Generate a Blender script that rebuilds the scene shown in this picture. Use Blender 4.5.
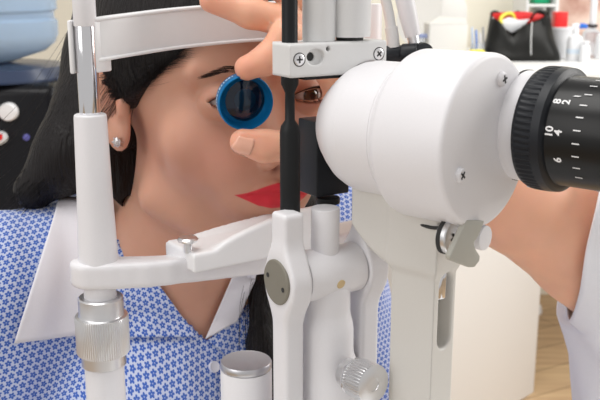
import bpy, bmesh, math, random
import numpy as np
from mathutils import Vector, Matrix
random.seed(4); rng = np.random.default_rng(7)
D = bpy.data; C = bpy.context.scene.collection; S = bpy.context.scene
for o in list(D.objects): D.objects.remove(o)

# ------------------------------------------------------------------ camera, world, lights, exposure
CAM = np.array([0.0, 0.0, 1.2]); TH = math.radians(14.0); FPX = 900.0
cam = D.cameras.new('camera'); co = D.objects.new('camera', cam); C.objects.link(co)
co.location = CAM; co.rotation_euler = (math.pi/2 - TH, 0, 0)
cam.sensor_width = 36; cam.lens = 54; cam.clip_start = .01; cam.clip_end = 50
cam.dof.use_dof = True; cam.dof.focus_distance = .50; cam.dof.aperture_fstop = 25
S.camera = co
w = D.worlds.new('world'); S.world = w; w.use_nodes = True
w.node_tree.nodes['Background'].inputs[0].default_value = (1.0, 0.98, 0.97, 1)
w.node_tree.nodes['Background'].inputs[1].default_value = 0.50
def area(name, loc, target, size, power, col=(1, 1, 1), sy=None):
    l = D.lights.new(name, 'AREA'); l.energy = power; l.size = size; l.color = col
    if sy: l.shape = 'RECTANGLE'; l.size_y = sy
    o = D.objects.new(name, l); C.objects.link(o); o.location = loc
    o.rotation_euler = (Vector(target) - Vector(loc)).to_track_quat('-Z', 'Y').to_euler()
    return o
area('ceiling_lamp', (-0.35, 0.35, 2.45), (0.05, .5, 1.1), .9, 11, (1, .985, .96))
area('window_light', (-1.5, -.7, 1.9), (0, .5, 1.1), 1.3, 9.5, (1, .975, .96))
area('room_lamp', (1.2, 2.1, 2.5), (1.0, 2.9, .9), 1.2, 20, (1, .98, .94))
area('side_window', (1.9, 1.0, 1.7), (.3, 1.2, .95), 1.0, 20, (1, .98, .95))
S.view_settings.view_transform = 'Standard'; S.view_settings.look = 'None'
S.view_settings.exposure = 0.22; S.view_settings.gamma = 1

# ------------------------------------------------------------------ picture point -> place at depth Y
cT, sT = math.cos(TH), math.sin(TH)
def ray(px, py):
    x = (px-300)/FPX; y = -(py-200)/FPX
    return np.array([x, cT + y*sT, -sT + y*cT])
def P(px, py, Y):
    d = ray(px, py); return CAM + d*(Y/d[1])
def rad(pix, Y): return pix*Y/cT/FPX
def unit(v):
    v = np.array(v, float); return v/np.linalg.norm(v)
UP = np.array([0, 0, 1.0])

# ------------------------------------------------------------------ materials
MATS = {}
def mat(name, col, rough=.5, metal=0, spec=.5, bump=0, bscale=200, coat=0, sss=0, trans=0, emis=None, var=0, ior=1.45):
    if name in MATS: return MATS[name]
    m = D.materials.new(name); m.use_nodes = True; MATS[name] = m
    nt = m.node_tree; b = nt.nodes['Principled BSDF']
    b.inputs['Base Color'].default_value = (*col, 1); b.inputs['Roughness'].default_value = rough
    b.inputs['Metallic'].default_value = metal; b.inputs['Specular IOR Level'].default_value = spec
    b.inputs['Coat Weight'].default_value = coat; b.inputs['Coat Roughness'].default_value = .15
    b.inputs['Transmission Weight'].default_value = trans; b.inputs['IOR'].default_value = ior
    if sss:
        b.inputs['Subsurface Weight'].default_value = sss; b.inputs['Subsurface Radius'].default_value = (1, .35, .2)
        b.inputs['Subsurface Scale'].default_value = .006
    if emis: b.inputs['Emission Color'].default_value = (*emis, 1); b.inputs['Emission Strength'].default_value = 1
    tc = nt.nodes.new('ShaderNodeTexCoord'); n = nt.nodes.new('ShaderNodeTexNoise')
    nt.links.new(tc.outputs['Object'], n.inputs['Vector']); n.inputs['Scale'].default_value = bscale
    if bump:
        bp = nt.nodes.new('ShaderNodeBump'); bp.inputs['Strength'].default_value = bump; bp.inputs['Distance'].default_value = .0005
        nt.links.new(n.outputs['Fac'], bp.inputs['Height']); nt.links.new(bp.outputs['Normal'], b.inputs['Normal'])
    mx = nt.nodes.new('ShaderNodeMixRGB'); mx.blend_type = 'MULTIPLY'; mx.inputs[0].default_value = var if var else .03
    mx.inputs[1].default_value = (*col, 1); nt.links.new(n.outputs['Fac'], mx.inputs[2])
    nt.links.new(mx.outputs[0], b.inputs['Base Color'])
    return m
white = mat('white_enamel', (.80, .79, .81), .38, bump=.05, bscale=900)
cream = mat('warm_grey_enamel', (.66, .64, .60), .42, bump=.06, bscale=900)
lgrey = mat('light_grey_enamel', (.70, .70, .695), .40, bump=.06, bscale=900)
plasticw = mat('white_plastic', (.87, .87, .88), .33)
chrome = mat('polished_chrome', (.80, .80, .82), .10, 1)
satin = mat('satin_aluminium', (.78, .78, .79), .33, 1)
blackm = mat('black_metal', (.010, .011, .012), .45, spec=.3)
blackp = mat('black_plastic', (.013, .015, .019), .4, spec=.35, bump=.1, bscale=1500)
blackd = mat('black_smooth', (.008, .008, .008), .3, spec=.35)
khaki = mat('khaki_cap', (.22, .205, .165), .45)
plug = mat('beige_plug', (.66, .50, .27), .5)
tan = mat('grey_beige_lever', (.44, .43, .38), .5)
paint = mat('white_marking_paint', (.85, .85, .85), .6)
blueal = mat('blue_anodised', (.003, .19, .47), .28, .45)
gap = mat('gap_shade_and_dark_parts', (.03, .03, .03), .7)  # for small dark parts, and for shade painted into slots and gaps

# ------------------------------------------------------------------ mesh helpers
def link(name, me, m, parent=None, smooth=True):
    o = D.objects.new(name, me); C.objects.link(o)
    if m: me.materials.append(m)
    if smooth:
        for p in me.polygons: p.use_smooth = True
    if parent is not None:
        o.parent = parent
        L = Vector(parent['_loc']) if '_loc' in parent else Vector((0, 0, 0))
        o.matrix_parent_inverse = Matrix.Translation(-L)
    return o
def tag(o, label, cat, group=None, kind=None):
    o['label'] = label; o['category'] = cat
    if group: o['group'] = group
    if kind: o['kind'] = kind
    return o
EMP = []
def thing(name, label, cat, loc, group=None):
    o = D.objects.new(name, None); C.objects.link(o); o.location = Vector(loc); o['_loc'] = list(map(float, loc))
    o.empty_display_size = .02; EMP.append(o)
    return tag(o, label, cat, group)
def mesh(name, vs, fs, m, parent=None, smooth=True):
    me = D.meshes.new(name); me.from_pydata([tuple(map(float, v)) for v in vs], [], [tuple(map(int, f)) for f in fs]); me.update()
    return link(name, me, m, parent, smooth)
def autosm(o, ang=35):
    me = o.data; bm = bmesh.new(); bm.from_mesh(me)
    for e in bm.edges:
        e.smooth = not (len(e.link_faces) == 2 and e.calc_face_angle(0) > math.radians(ang))
    bm.to_mesh(me); bm.free(); return o
def basis(d):
    d = unit(d); a = UP if abs(d[2]) < .9 else np.array([1.0, 0, 0])
    u = unit(np.cross(a, d)); v = np.cross(d, u); return u, v, d
def lathe(name, prof, o, d, m, parent=None, seg=64, teeth=None, sq=35):
    """prof: list of (r, z) along d. teeth=(i0,i1,n,depth): knurling on rings i0..i1"""
    u, v, d = basis(d); vs = []; fs = []
    if teeth: seg = teeth[2]*4
    for i, (r, z) in enumerate(prof):
        for k in range(seg):
            a = 2*math.pi*k/seg; rr = r
            if teeth and teeth[0] <= i <= teeth[1]: rr = r - teeth[3]*(1 if (k % 4) in (0, 1) else 0)
            vs.append(np.array(o) + d*z + (u*math.cos(a)+v*math.sin(a))*rr)
    for i in range(len(prof)-1):
        for k in range(seg):
            k2 = (k+1) % seg; fs.append((i*seg+k, i*seg+k2, (i+1)*seg+k2, (i+1)*seg+k))
    if prof[0][0] > 1e-6: fs.append(tuple(range(seg))[::-1])
    if prof[-1][0] > 1e-6: fs.append(tuple((len(prof)-1)*seg+k for k in range(seg)))
    return autosm(mesh(name, vs, fs, m, parent), sq)
def cyl(name, a, b, r, m, parent=None, bev=.0006, r2=None, seg=64):
    a = np.array(a, float); b = np.array(b, float); L = np.linalg.norm(b-a); r2 = r if r2 is None else r2
    bev = min(bev, r*.4, r2*.4, L*.3)
    pr = [(r-bev, 0), (r-.3*bev, .3*bev*.5), (r, bev), (r2, L-bev), (r2-.3*bev, L-.3*bev*.5), (r2-bev, L)]
    return lathe(name, pr, a, b-a, m, parent, seg, sq=50)
def catmull(pts, n=8):
    pts = [np.array(p, float) for p in pts]; out = []
    q = [2*pts[0]-pts[1]] + pts + [2*pts[-1]-pts[-2]]
    for i in range(1, len(q)-2):
        for k in range(n):
            t = k/n; p0, p1, p2, p3 = q[i-1], q[i], q[i+1], q[i+2]
            out.append(.5*((2*p1)+(-p0+p2)*t+(2*p0-5*p1+4*p2-p3)*t*t+(-p0+3*p1-3*p2+p3)*t**3))
    out.append(pts[-1]); return np.array(out)
def tube(name, pts, rs, m, parent=None, seg=20, n=8, cap=True):
    if np.isscalar(rs): rs = [rs]*len(pts)
    q = catmull([np.append(p, r) for p, r in zip(pts, rs)], n); p = q[:, :3]; r = q[:, 3]
    vs = []; fs = []; ref = None
    for i in range(len(p)):
        t = unit(p[min(i+1, len(p)-1)]-p[max(i-1, 0)])
        if ref is None: ref = basis(t)[0]
        u = unit(ref - t*np.dot(ref, t)); ref = u; v = np.cross(t, u)
        for k in range(seg):
            a = 2*math.pi*k/seg; vs.append(p[i]+(u*math.cos(a)+v*math.sin(a))*r[i])
    for i in range(len(p)-1):
        for k in range(seg):
            k2 = (k+1) % seg; fs.append((i*seg+k, i*seg+k2, (i+1)*seg+k2, (i+1)*seg+k))
    if cap: fs.append(tuple(range(seg))[::-1]); fs.append(tuple((len(p)-1)*seg+k for k in range(seg)))
    return autosm(mesh(name, vs, fs, m, parent), 50)
def bevel_mesh(o, w, seg=3):
    bm = bmesh.new(); bm.from_mesh(o.data); bmesh.ops.recalc_face_normals(bm, faces=bm.faces)
    es = [e for e in bm.edges if len(e.link_faces) == 2 and e.calc_face_angle(0) > math.radians(25)]
    bmesh.ops.bevel(bm, geom=es, offset=w, segments=seg, affect='EDGES', profile=.5, clamp_overlap=True)
    bm.to_mesh(o.data); bm.free()
    for p in o.data.polygons: p.use_smooth = True
    return autosm(o, 40)
def obox(name, c, ax, dim, m, parent=None, bev=.001, seg=3):
    """box centre c, axes ax (3 unit vectors), full dims"""
    vs = [np.array(c)+sum(s*dim[i]/2*np.array(ax[i]) for i, s in enumerate(ss)) for ss in
          [(-1,-1,-1),(1,-1,-1),(1,1,-1),(-1,1,-1),(-1,-1,1),(1,-1,1),(1,1,1),(-1,1,1)]]
    fs = [(0,3,2,1),(4,5,6,7),(0,1,5,4),(1,2,6,5),(2,3,7,6),(3,0,4,7)]
    o = mesh(name, vs, fs, m, parent, False)
    return bevel_mesh(o, bev, seg) if bev else o
AX = (np.array([1.,0,0]), np.array([0,1.,0]), UP)
def bx(name, x0, x1, y0, y1, z0, z1, m, parent=None, bev=.002):
    return obox(name, ((x0+x1)/2, (y0+y1)/2, (z0+z1)/2), AX, (abs(x1-x0), abs(y1-y0), abs(z1-z0)), m, parent, bev)
def extrude(name, pts, vec, m, parent=None, bev=.0006, seg=2):
    n = len(pts); pts = [np.array(p, float) for p in pts]; vec = np.array(vec, float)
    vs = pts+[p+vec for p in pts]
    fs = [tuple(range(n))[::-1], tuple(range(n, 2*n))]+[(i, (i+1) % n, n+(i+1) % n, n+i) for i in range(n)]
    o = mesh(name, vs, fs, m, parent, False)
    return bevel_mesh(o, bev, seg) if bev else o
def join(o, others):
    """merge geometry of others into o (one part, one mesh)"""
    bm = bmesh.new(); bm.from_mesh(o.data)
    for q in others: bm.from_mesh(q.data)
    bm.to_mesh(o.data); bm.free()
    for q in others: D.objects.remove(q)
    return o

# ------------------------------------------------------------------ signed-distance modelling
def smin(a, b, k):
    h = np.clip(.5+.5*(b-a)/k, 0, 1); return b*(1-h)+a*h-k*h*(1-h)
def smax(a, b, k): return -smin(-a, -b, k)
def sph(p, c, r): return np.sqrt(((p-np.array(c, p.dtype))**2).sum(-1))-r
def ell(p, c, r, A=None):
    q = p-np.array(c, p.dtype)
    if A is not None: q = q@np.array(A, p.dtype).T
    r = np.array(r, p.dtype); k0 = np.sqrt(((q/r)**2).sum(-1)); k1 = np.sqrt(((q/(r*r))**2).sum(-1))+1e-9
    return k0*(k0-1)/k1
def cap(p, a, b, ra, rb):
    a = np.array(a, p.dtype); b = np.array(b, p.dtype); ba = b-a; pa = p-a
    h = np.clip((pa@ba)/(ba@ba), 0, 1)
    return np.sqrt(((pa-h[..., None]*ba)**2).sum(-1))-(ra+(rb-ra)*h)
def chain(p, pts, rs, k):
    d = None
    for i in range(len(pts)-1):
        e = cap(p, pts[i], pts[i+1], rs[i], rs[i+1]); d = e if d is None else smin(d, e, k)
    return d
def box(p, c, A, half, r):
    q = np.abs((p-np.array(c, p.dtype))@np.array(A, p.dtype).T)-(np.array(half, p.dtype)-r)
    return np.sqrt((np.maximum(q, 0)**2).sum(-1))+np.minimum(q.max(-1), 0)-r
def disc(p, c, ax, r, h, rr=.001):
    q = p-np.array(c, p.dtype); ax = np.array(unit(ax), p.dtype); z = q@ax
    rad_ = np.sqrt(np.maximum((q**2).sum(-1)-z*z, 0))
    dx = rad_-r+rr; dz = np.abs(z)-h+rr
    return np.minimum(np.maximum(dx, dz), 0)+np.sqrt(np.maximum(dx, 0)**2+np.maximum(dz, 0)**2)-rr
def nets(f, lo, hi, h, B=5, margin=1.6, newton=2):
    lo = np.array(lo, float); n = np.ceil((np.array(hi)-lo)/h/B).astype(int)
    cen = np.stack(np.meshgrid(*[np.arange(n[i]) for i in range(3)], indexing='ij'), -1).reshape(-1, 3)
    pc = (lo+(cen*B+(B-1)/2)*h).astype(np.float32); fc = np.concatenate([f(c) for c in np.array_split(pc, max(1, len(pc)//400000+1))])
    F = np.repeat(np.repeat(np.repeat(fc.reshape(n), B, 0), B, 1), B, 2).astype(np.float32)
    act = cen[np.abs(fc) < B*h*.87*margin]
    off = np.stack(np.meshgrid(*[np.arange(B)]*3, indexing='ij'), -1).reshape(-1, 3)
    for ch in np.array_split(act, max(1, len(act)*B**3//600000+1)):
        idx = (ch[:, None, :]*B+off[None]).reshape(-1, 3)
        F[idx[:, 0], idx[:, 1], idx[:, 2]] = f((lo+idx*h).astype(np.float32))
    I = F < 0
    N = np.array(F.shape)-1
    s = np.zeros(N, np.int8)
    for d in np.ndindex(2, 2, 2): s += I[d[0]:d[0]+N[0], d[1]:d[1]+N[1], d[2]:d[2]+N[2]]
    cells = np.argwhere((s > 0) & (s < 8)); vid = -np.ones(N, np.int32); vid[tuple(cells.T)] = np.arange(len(cells))
    acc = np.zeros((len(cells), 3)); cnt = np.zeros(len(cells))
    corners = list(np.ndindex(2, 2, 2))
    for a in corners:
        for ax in range(3):
            if a[ax]: continue
            b = list(a); b[ax] = 1
            fa = F[tuple((cells+a).T)]; fb = F[tuple((cells+b).T)]; m = (fa < 0) != (fb < 0)
            t = np.where(m, fa/np.where(m, fa-fb, 1), 0)
            pt = np.array(a, float)[None].repeat(len(cells), 0); pt[:, ax] += t
            acc[m] += pt[m]; cnt[m] += 1
    v = lo+(cells+acc/cnt[:, None])*h
    quads = []
    for ax in range(3):
        o1, o2 = [(1, 2), (2, 0), (0, 1)][ax]
        sl = [slice(1, None)]*3; sl[ax] = slice(0, -1)
        A = I[tuple(sl)]; sl2 = list(sl); sl2[ax] = slice(1, None); Bm = I[tuple(sl2)]
        A = A[tuple(slice(0, Bm.shape[i]) for i in range(3))]
        e = np.argwhere(A != Bm); sg = A[tuple(e.T)]
        base = e.copy(); 
        for i in range(3):
            if i != ax: base[:, i] += 1
        ok = np.all(base < N, 1); base = base[ok]; sg = sg[ok]
        def g(d1, d2):
            c = base.copy(); c[:, o1] -= d1; c[:, o2] -= d2; return vid[tuple(c.T)]
        q = np.stack([g(0, 0), g(1, 0), g(1, 1), g(0, 1)], 1); q[~sg] = q[~sg][:, ::-1]
        quads.append(q)
    q = np.concatenate(quads); q = q[(q >= 0).all(1)]
    for _ in range(newton):
        e = h*.3; fv = f(v); gr = grad(f, v, e)
        g2 = (gr**2).sum(1); st = np.clip(fv/np.sqrt(np.maximum(g2, 1e-9)), -h*.8, h*.8)
        v = v-gr/np.sqrt(np.maximum(g2, 1e-9))[:, None]*st[:, None]*.9
    return v, q
def grad(f, v, e):
    return np.stack([(f(v+np.eye(3)[i]*e)-f(v-np.eye(3)[i]*e))/(2*e) for i in range(3)], 1)
def npmesh(name, v, q, m, parent=None):
    me = D.meshes.new(name); me.vertices.add(len(v)); me.vertices.foreach_set('co', np.asarray(v, np.float32).ravel())
    me.loops.add(q.size); me.loops.foreach_set('vertex_index', q.astype(np.int32).ravel())
    me.polygons.add(len(q)); me.polygons.foreach_set('loop_start', np.arange(0, q.size, 4, dtype=np.int32))
    me.polygons.foreach_set('loop_total', np.full(len(q), 4, np.int32)); me.update(); me.validate()
    return link(name, me, m, parent)
def sdfobj(name, f, lo, hi, h, m, parent=None, **k):
    v, q = nets(f, lo, hi, h, **k); return npmesh(name, v, q, m, parent)

def screw(o, n, r, parent, m=satin, dome=.35, cross=True, up=UP, rot=20):
    n = unit(n); h = r*dome
    s = lathe('screw', [(r, -.001), (r, h*.35), (r*.93, h*.75), (r*.75, h), (0, h)], o, n, m, parent, 32)
    if cross:
        u, v, _ = basis(n); a = math.radians(rot); U = u*math.cos(a)+v*math.sin(a); V = np.cross(n, U)
        c = np.array(o)+n*h
        j = obox('screw_slot_shade', c, (U, V, n), (r*1.15, r*.26, r*.12), gap, s, 0)  # raised dark bars stand in for the shade inside a cross slot
        k = obox('screw_slot_shade', c, (V, U, n), (r*1.15, r*.26, r*.12), gap, s, 0)
        j.matrix_parent_inverse = Matrix.Identity(4); join(j, [k])
    return s

# ================================================================== SETTING
wallm = mat('cream_wall_paint', (.86, .82, .70), .8, bump=.05, bscale=60)
def wood_mat():
    m = D.materials.new('oak_laminate'); m.use_nodes = True; nt = m.node_tree; b = nt.nodes['Principled BSDF']
    tc = nt.nodes.new('ShaderNodeTexCoord'); mp = nt.nodes.new('ShaderNodeMapping'); mp.inputs['Rotation'].default_value = (0, 0, math.radians(-28))
    br = nt.nodes.new('ShaderNodeTexBrick'); br.inputs['Scale'].default_value = 1; br.inputs['Brick Width'].default_value = 1.1; br.inputs['Row Height'].default_value = .13
    br.inputs['Color1'].default_value = (.66, .47, .28, 1); br.inputs['Color2'].default_value = (.50, .34, .19, 1); br.inputs['Mortar'].default_value = (.35, .22, .12, 1)
    br.inputs['Mortar Size'].default_value = .003
    ns = nt.nodes.new('ShaderNodeTexNoise'); ns.inputs['Scale'].default_value = 3; ns.inputs['Detail'].default_value = 6
    m2 = nt.nodes.new('ShaderNodeMapping'); m2.inputs['Scale'].default_value = (1, 12, 1); m2.inputs['Rotation'].default_value = (0, 0, math.radians(-28))
    mx = nt.nodes.new('ShaderNodeMixRGB'); mx.blend_type = 'OVERLAY'; mx.inputs[0].default_value = .6
    L = nt.links.new
    L(tc.outputs['Object'], mp.inputs[0]); L(mp.outputs[0], br.inputs[0]); L(tc.outputs['Object'], m2.inputs[0]); L(m2.outputs[0], ns.inputs[0])
    L(br.outputs[0], mx.inputs[1]); L(ns.outputs['Fac'], mx.inputs[2]); L(mx.outputs[0], b.inputs['Base Color'])
    b.inputs['Roughness'].default_value = .4
    return m
fl = bx('floor', -3, 4, -1.5, 3.3, -.05, 0, wood_mat(), None, 0); fl['kind'] = 'structure'
wb = bx('wall_back', -3, 4, 3.3, 3.4, 0, 2.8, wallm, None, 0); wb['kind'] = 'structure'

# ---- counter on the right, far behind
lamw = mat('white_laminate', (.84, .84, .83), .45)
ZC = P(560, 56, 2.9)[2]
cnt = thing('counter', 'long white counter behind the instrument, with bags and bottles standing on it', 'counter', (1.2, 2.8, 0))
bx('worktop', .25, 2.2, 2.40, 3.262, ZC-.035, ZC, lamw, cnt, .004)
a = P(535, 376, 2.45); b = P(440, 405, 2.12); a[2] = b[2] = 0
dirx = unit(a-b); nrm = np.array([-dirx[1], dirx[0], 0.])
obox('cabinet_body', (a+b)/2+nrm*.25+UP*(ZC-.035)/2, (dirx, nrm, UP), (np.linalg.norm(a-b), .5, ZC-.035), lamw, cnt, .004)
bx('leg', 1.9, 2.15, 2.44, 3.25, .0, ZC-.035, lamw, cnt, .004)
cst = tag(lathe('rubber_foot', [(.0, 0), (.022, 0), (.024, .01), (.02, .03), (.012, .036), (0, .036)], (P(536, 303, 3.1)[0], 3.1, 0), UP, plasticw), 'small white round foot on the floor beside the white cabinet edge', 'foot')

# ---- things standing on the counter
def onc(px, Y): p = P(px, 56, Y); return np.array([p[0], Y, ZC])
def zat(py, Y): return P(300, py, Y)[2]
def xat(px, py, Y): return P(px, py, Y)[0]
clear = mat('clear_plastic', (.85, .88, .93), .15, trans=.75, ior=1.2)
bottlew = mat('white_bottle_plastic', (.86, .87, .89), .35)
redp = mat('red_plastic', (.75, .02, .02), .4); greenp = mat('green_plastic', (.0, .30, .13), .5)
bluep = mat('blue_plastic', (.03, .16, .62), .35); yellowp = mat('yellow_plastic', (.85, .75, .08), .45)
leather = mat('black_leather', (.010, .010, .009), .4, spec=.3, bump=.5, bscale=120)
# black handbag, slouching open top with red and white inside
Yb = 2.78
bag = thing('handbag', 'black leather handbag standing open on the counter, red and white inside', 'handbag', onc(520, Yb))
def bagpt(px, py, dy): q = P(px, py, Yb); return q+np.array([0, dy, 0])
outer = [(483, 56, 484, 49), (484, 45, 486, 38), (487, 34, 488, 29), (490, 22, 490, 14)]
def bagshell():
    nu, nv = 48, 14; vs = []; fs = []
    for j in range(nv):
        t = j/(nv-1)
        for i in range(nu):
            ang = 2*math.pi*i/nu; c, s_ = math.cos(ang), math.sin(ang)
            cx = (520.5-0.5*t); hw = (38-t*9.5)
            c2 = math.copysign(abs(c)**.55, c); s2 = math.copysign(abs(s_)**.7, s_)
            px = cx+hw*c2; front = -s2
            topy = 15+ (19*max(0, 1-abs(px-510)/24)**1.1 if s_ < 0 else -2) + (2.5*math.sin(px*.25)) 
            if s_ < 0 and px > 515: topy += 2
            py = 56*(1-t)+topy*t
            dy = .075*s2*(1-.55*t)+.006*math.sin(3*ang+5*t)
            q = P(px, py, Yb); q[1] += dy; q[0] *= 1; q[2] = max(q[2], ZC) if j else ZC
            vs.append(q)
    for j in range(nv-1):
        for i in range(nu):
            i2 = (i+1) % nu; fs.append((j*nu+i, j*nu+i2, (j+1)*nu+i2, (j+1)*nu+i))
    fs.append(tuple(range(nu))[::-1])
    o = mesh('bag_body', vs, fs, leather, bag); md = o.modifiers.new('s', 'SOLIDIFY'); md.thickness = .004
    return o
bagshell()
def cpoly(name, pts, Y, th, m, parent, bev=.001):
    return extrude(name, [P(x, y, Y) for x, y in pts], (0, th, 0), m, parent, bev)
cpoly('red_lining', [(491, 24), (490, 13.5), (505, 12), (526, 11.5), (549, 16), (552, 24)], Yb+.012, .004, redp, bag)
cpoly('white_lining', [(492, 17), (500, 21), (509, 17), (519, 20), (530, 19), (524, 26), (512, 33), (502, 27), (493, 27)], Yb-.004, .004, bottlew, bag)
tube('carry_handle', [P(501, 24, Yb-.02), P(501, 18, Yb-.01), P(506, 14, Yb), (P(512, 14, Yb)), P(515, 20, Yb+.01)], .0055, yellowp, bag, 10)
tube('carry_handle', [P(531, 19, Yb), P(534, 14, Yb-.02), P(540, 11, Yb-.03), P(545, 14, Yb-.035), P(547, 23, Yb-.04)], .0035, leather, bag, 10)
tube('seam', [P(532, 22, Yb-.062), P(531, 40, Yb-.073), P(531, 55, Yb-.08)], .0014, lamw, bag, 6)
# white cartons
cardw = mat('white_card', (.74, .725, .69), .7)
def boxc(name, px0, px1, py0, Y, dep, m, parent=None, base=None, bev=.003):
    zb = ZC if base is None else base
    return bx(name, xat(px0, 50, Y), xat(px1, 50, Y), Y, Y+dep, zb, zat(py0, Y), m, parent, bev)
ct = thing('carton', 'open white cardboard carton with raised lid flap on the counter left of the handbag', 'box', onc(448, 2.72))
boxc('box_body', 428.5, 467, 24, 2.72, .12, cardw, ct)
extrude('flap', [P(429, 24, 2.72), P(467, 24, 2.72), P(466, 19, 2.80), P(440, 17.5, 2.80)], (0, .002, .003), cardw, ct, 0)
q0 = [P(440, 19, 2.846), P(467, 22, 2.846), P(467, 6, 2.86), P(462, -6, 2.87), P(452, -14, 2.88), P(444, -14, 2.88)]
extrude('lid', q0, (0, .004, 0), cardw, ct, .0005)
pl = lathe('plate', [(0, .0), (.03, 0), (.062, .004), (.1, .012), (.101, .016), (.062, .008), (0, .005)], P(427, 22, 3.05), (-.1, -1, .25), cardw)
tag(pl, 'large pale round dish leaning against the wall behind the white carton', 'dish')
pr = thing('reading_glasses', 'small clear plastic holder standing behind the black cable joint', 'holder', onc(421, 2.75))
pr.name = 'plastic_holder'
boxc('frame', 417, 425, 37, 2.76, .05, clear, pr); boxc('blue_rim', 419, 428, 34, 2.755, .02, mat('pale_blue_plastic', (.35, .42, .7), .4), pr, zat(38, 2.755))
# pens in a cup
cupo = thing('pen_cup', 'clear cup holding pens beside the left edge of the black handbag', 'cup', onc(477, 2.75))
cyl('cup', onc(477, 2.75), onc(477, 2.75)+UP*.05, .019, clear, cupo)
for i, (px, col) in enumerate([(472, (.5, .6, .8)), (476, (.1, .25, .7)), (480, (.75, .75, .78)), (483, (.3, .3, .33))]):
    p_ = tag(cyl('pen', P(px+1, 53, 2.75+.004*i), P(px, 27+3*(i % 3), 2.76+.004*i), .003, mat('pen_%d' % i, col, .4)), ['pale blue pen, leftmost in the clear cup', 'dark blue pen in the clear cup, second from left', 'light grey pen in the clear cup, third from left', 'dark grey pen in the clear cup nearest the handbag'][i], 'pen', 'pens in the clear cup')
tag(boxc('yellow_box', 471, 485, 50, 2.68, .03, yellowp), 'flat yellow box lying in front of the pens at the left of the handbag', 'box')
# shelf unit behind with green box
sh = thing('shelf', 'small white shelf unit against the wall behind the black handbag', 'shelf', (xat(545, 56, 3.1), 3.1, ZC))
X = lambda p: xat(p, 30, 3.1)
bx('side_panel', X(522), X(524.5), 3.06, 3.26, ZC, zat(-20, 3.1), lamw, sh); bx('side_panel', X(551), X(554), 3.06, 3.26, ZC, zat(-20, 3.1), lamw, sh)
bx('shelf_board', X(524.5), X(551), 3.06, 3.26, zat(6.5, 3.1), zat(4, 3.1), lamw, sh); bx('shelf_board', X(524.5), X(551), 3.06, 3.26, zat(28, 3.1), zat(24, 3.1), lamw, sh)
bx('divider', X(541), X(543), 3.08, 3.26, zat(24, 3.1), zat(6.5, 3.1), lamw, sh)
tag(bx('green_box', X(533), X(548), 3.1, 3.2, zat(4, 3.1)+.001, zat(-12, 3.1), greenp), 'green box standing on the top board of the white shelf', 'box')
# poster with a close-up of skin
pm = D.materials.new('poster_print'); pm.use_nodes = True; nt = pm.node_tree; bb = nt.nodes['Principled BSDF']
tc = nt.nodes.new('ShaderNodeTexCoord'); ns = nt.nodes.new('ShaderNodeTexNoise'); ns.inputs['Scale'].default_value = 7; ns.inputs['Detail'].default_value = 4
cr = nt.nodes.new('ShaderNodeValToRGB'); cr.color_ramp.elements[0].position = .35; cr.color_ramp.elements[0].color = (.38, .17, .12, 1); cr.color_ramp.elements[1].position = .62; cr.color_ramp.elements[1].color = (.80, .62, .53, 1)
nt.links.new(tc.outputs['Object'], ns.inputs[0]); nt.links.new(ns.outputs['Fac'], cr.inputs[0]); nt.links.new(cr.outputs[0], bb.inputs['Base Color'])
tag(bx('poster', xat(556, 30, 3.27), xat(640, 30, 3.27), 3.27, 3.298, zat(58, 3.27), zat(-40, 3.27), pm, None, 0), 'poster with a pinkish brown close-up of skin on the wall at the right', 'poster')
# white tub with red box on top
tub = thing('tub', 'white plastic tub standing right of the black handbag', 'tub', onc(561, 2.8))
c0 = onc(561.5, 2.84)
lathe('bucket', [(.034, 0), (.036, .002), (.042, zat(30, 2.84)-ZC), (.0, zat(30, 2.84)-ZC)], c0, UP, bottlew, tub); cyl('lid', c0+UP*(zat(30, 2.84)-ZC), c0+UP*(zat(27, 2.84)-ZC), .044, bottlew, tub)
tag(bx('red_box', xat(555, 20, 2.82), xat(568, 20, 2.82), 2.82, 2.86, zat(27, 2.84)+.0005, zat(12, 2.82), redp), 'bright red box standing on the lid of the white tub', 'box')
def bottle(name, label, px, Y, w, topy, m, group=None):
    t = thing(name, label, 'bottle', onc(px, Y), group); r = rad(w/2, Y); H = zat(topy, Y)-ZC
    lathe('bottle_body', [(r*.9, 0), (r, .004), (r, H*.72), (r*.85, H*.86), (r*.35, H*.97), (r*.33, H)], onc(px, Y), UP, m, t, 40)
    return t, onc(px, Y)+UP*H, r
t, q, r = bottle('pump_bottle', 'white soap bottle with a blue pump spout right of the red box', 574, 2.74, 15, 33, bottlew)
cyl('pump_neck', q, q+UP*.012, r*.42, bottlew, t); cyl('pump_stem', q+UP*.012, q+UP*.022, r*.2, bottlew, t)
tube('pump_spout', [q+UP*.022+(-.012, 0, 0), q+UP*.024, q+UP*.021+(.012, 0, 0)], .0045, bottlew, t, 12)
tube('blue_nozzle', [q+UP*.021+(.011, 0, 0), q+UP*.020+(.026, -.004, 0), q+UP*.014+(.031, -.006, 0)], [.008, .0075, .003], bluep, t, 12)
lathe('blue_label', [(r*1.005, H_) for H_ in (.022, .036)], onc(574, 2.74), UP, mat('label_paper', (.7, .8, .9), .6), t, 40)
t, q, r = bottle('squat_bottle', 'short white jar in front of the clear jug on the counter', 584.5, 2.70, 10, 43, bottlew)
cyl('cap', q, q+UP*.006, r*.8, bottlew, t)
t, q, r = bottle('clear_jug', 'translucent bottle with a tall white syringe pump below the poster', 590, 2.86, 18, 27, clear)
cyl('cap', q, q+UP*.008, r*.55, blackp, t); cyl('pump_neck', q+UP*.008, q+UP*.1, r*.36, bottlew, t)
t, q, r = bottle('frosted_bottle', 'frosted pale bottle nearest the right edge of the photo', 602, 2.80, 14, 30, bottlew)
cyl('cap', q, q+UP*.015, r*.5, bottlew, t)

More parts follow.
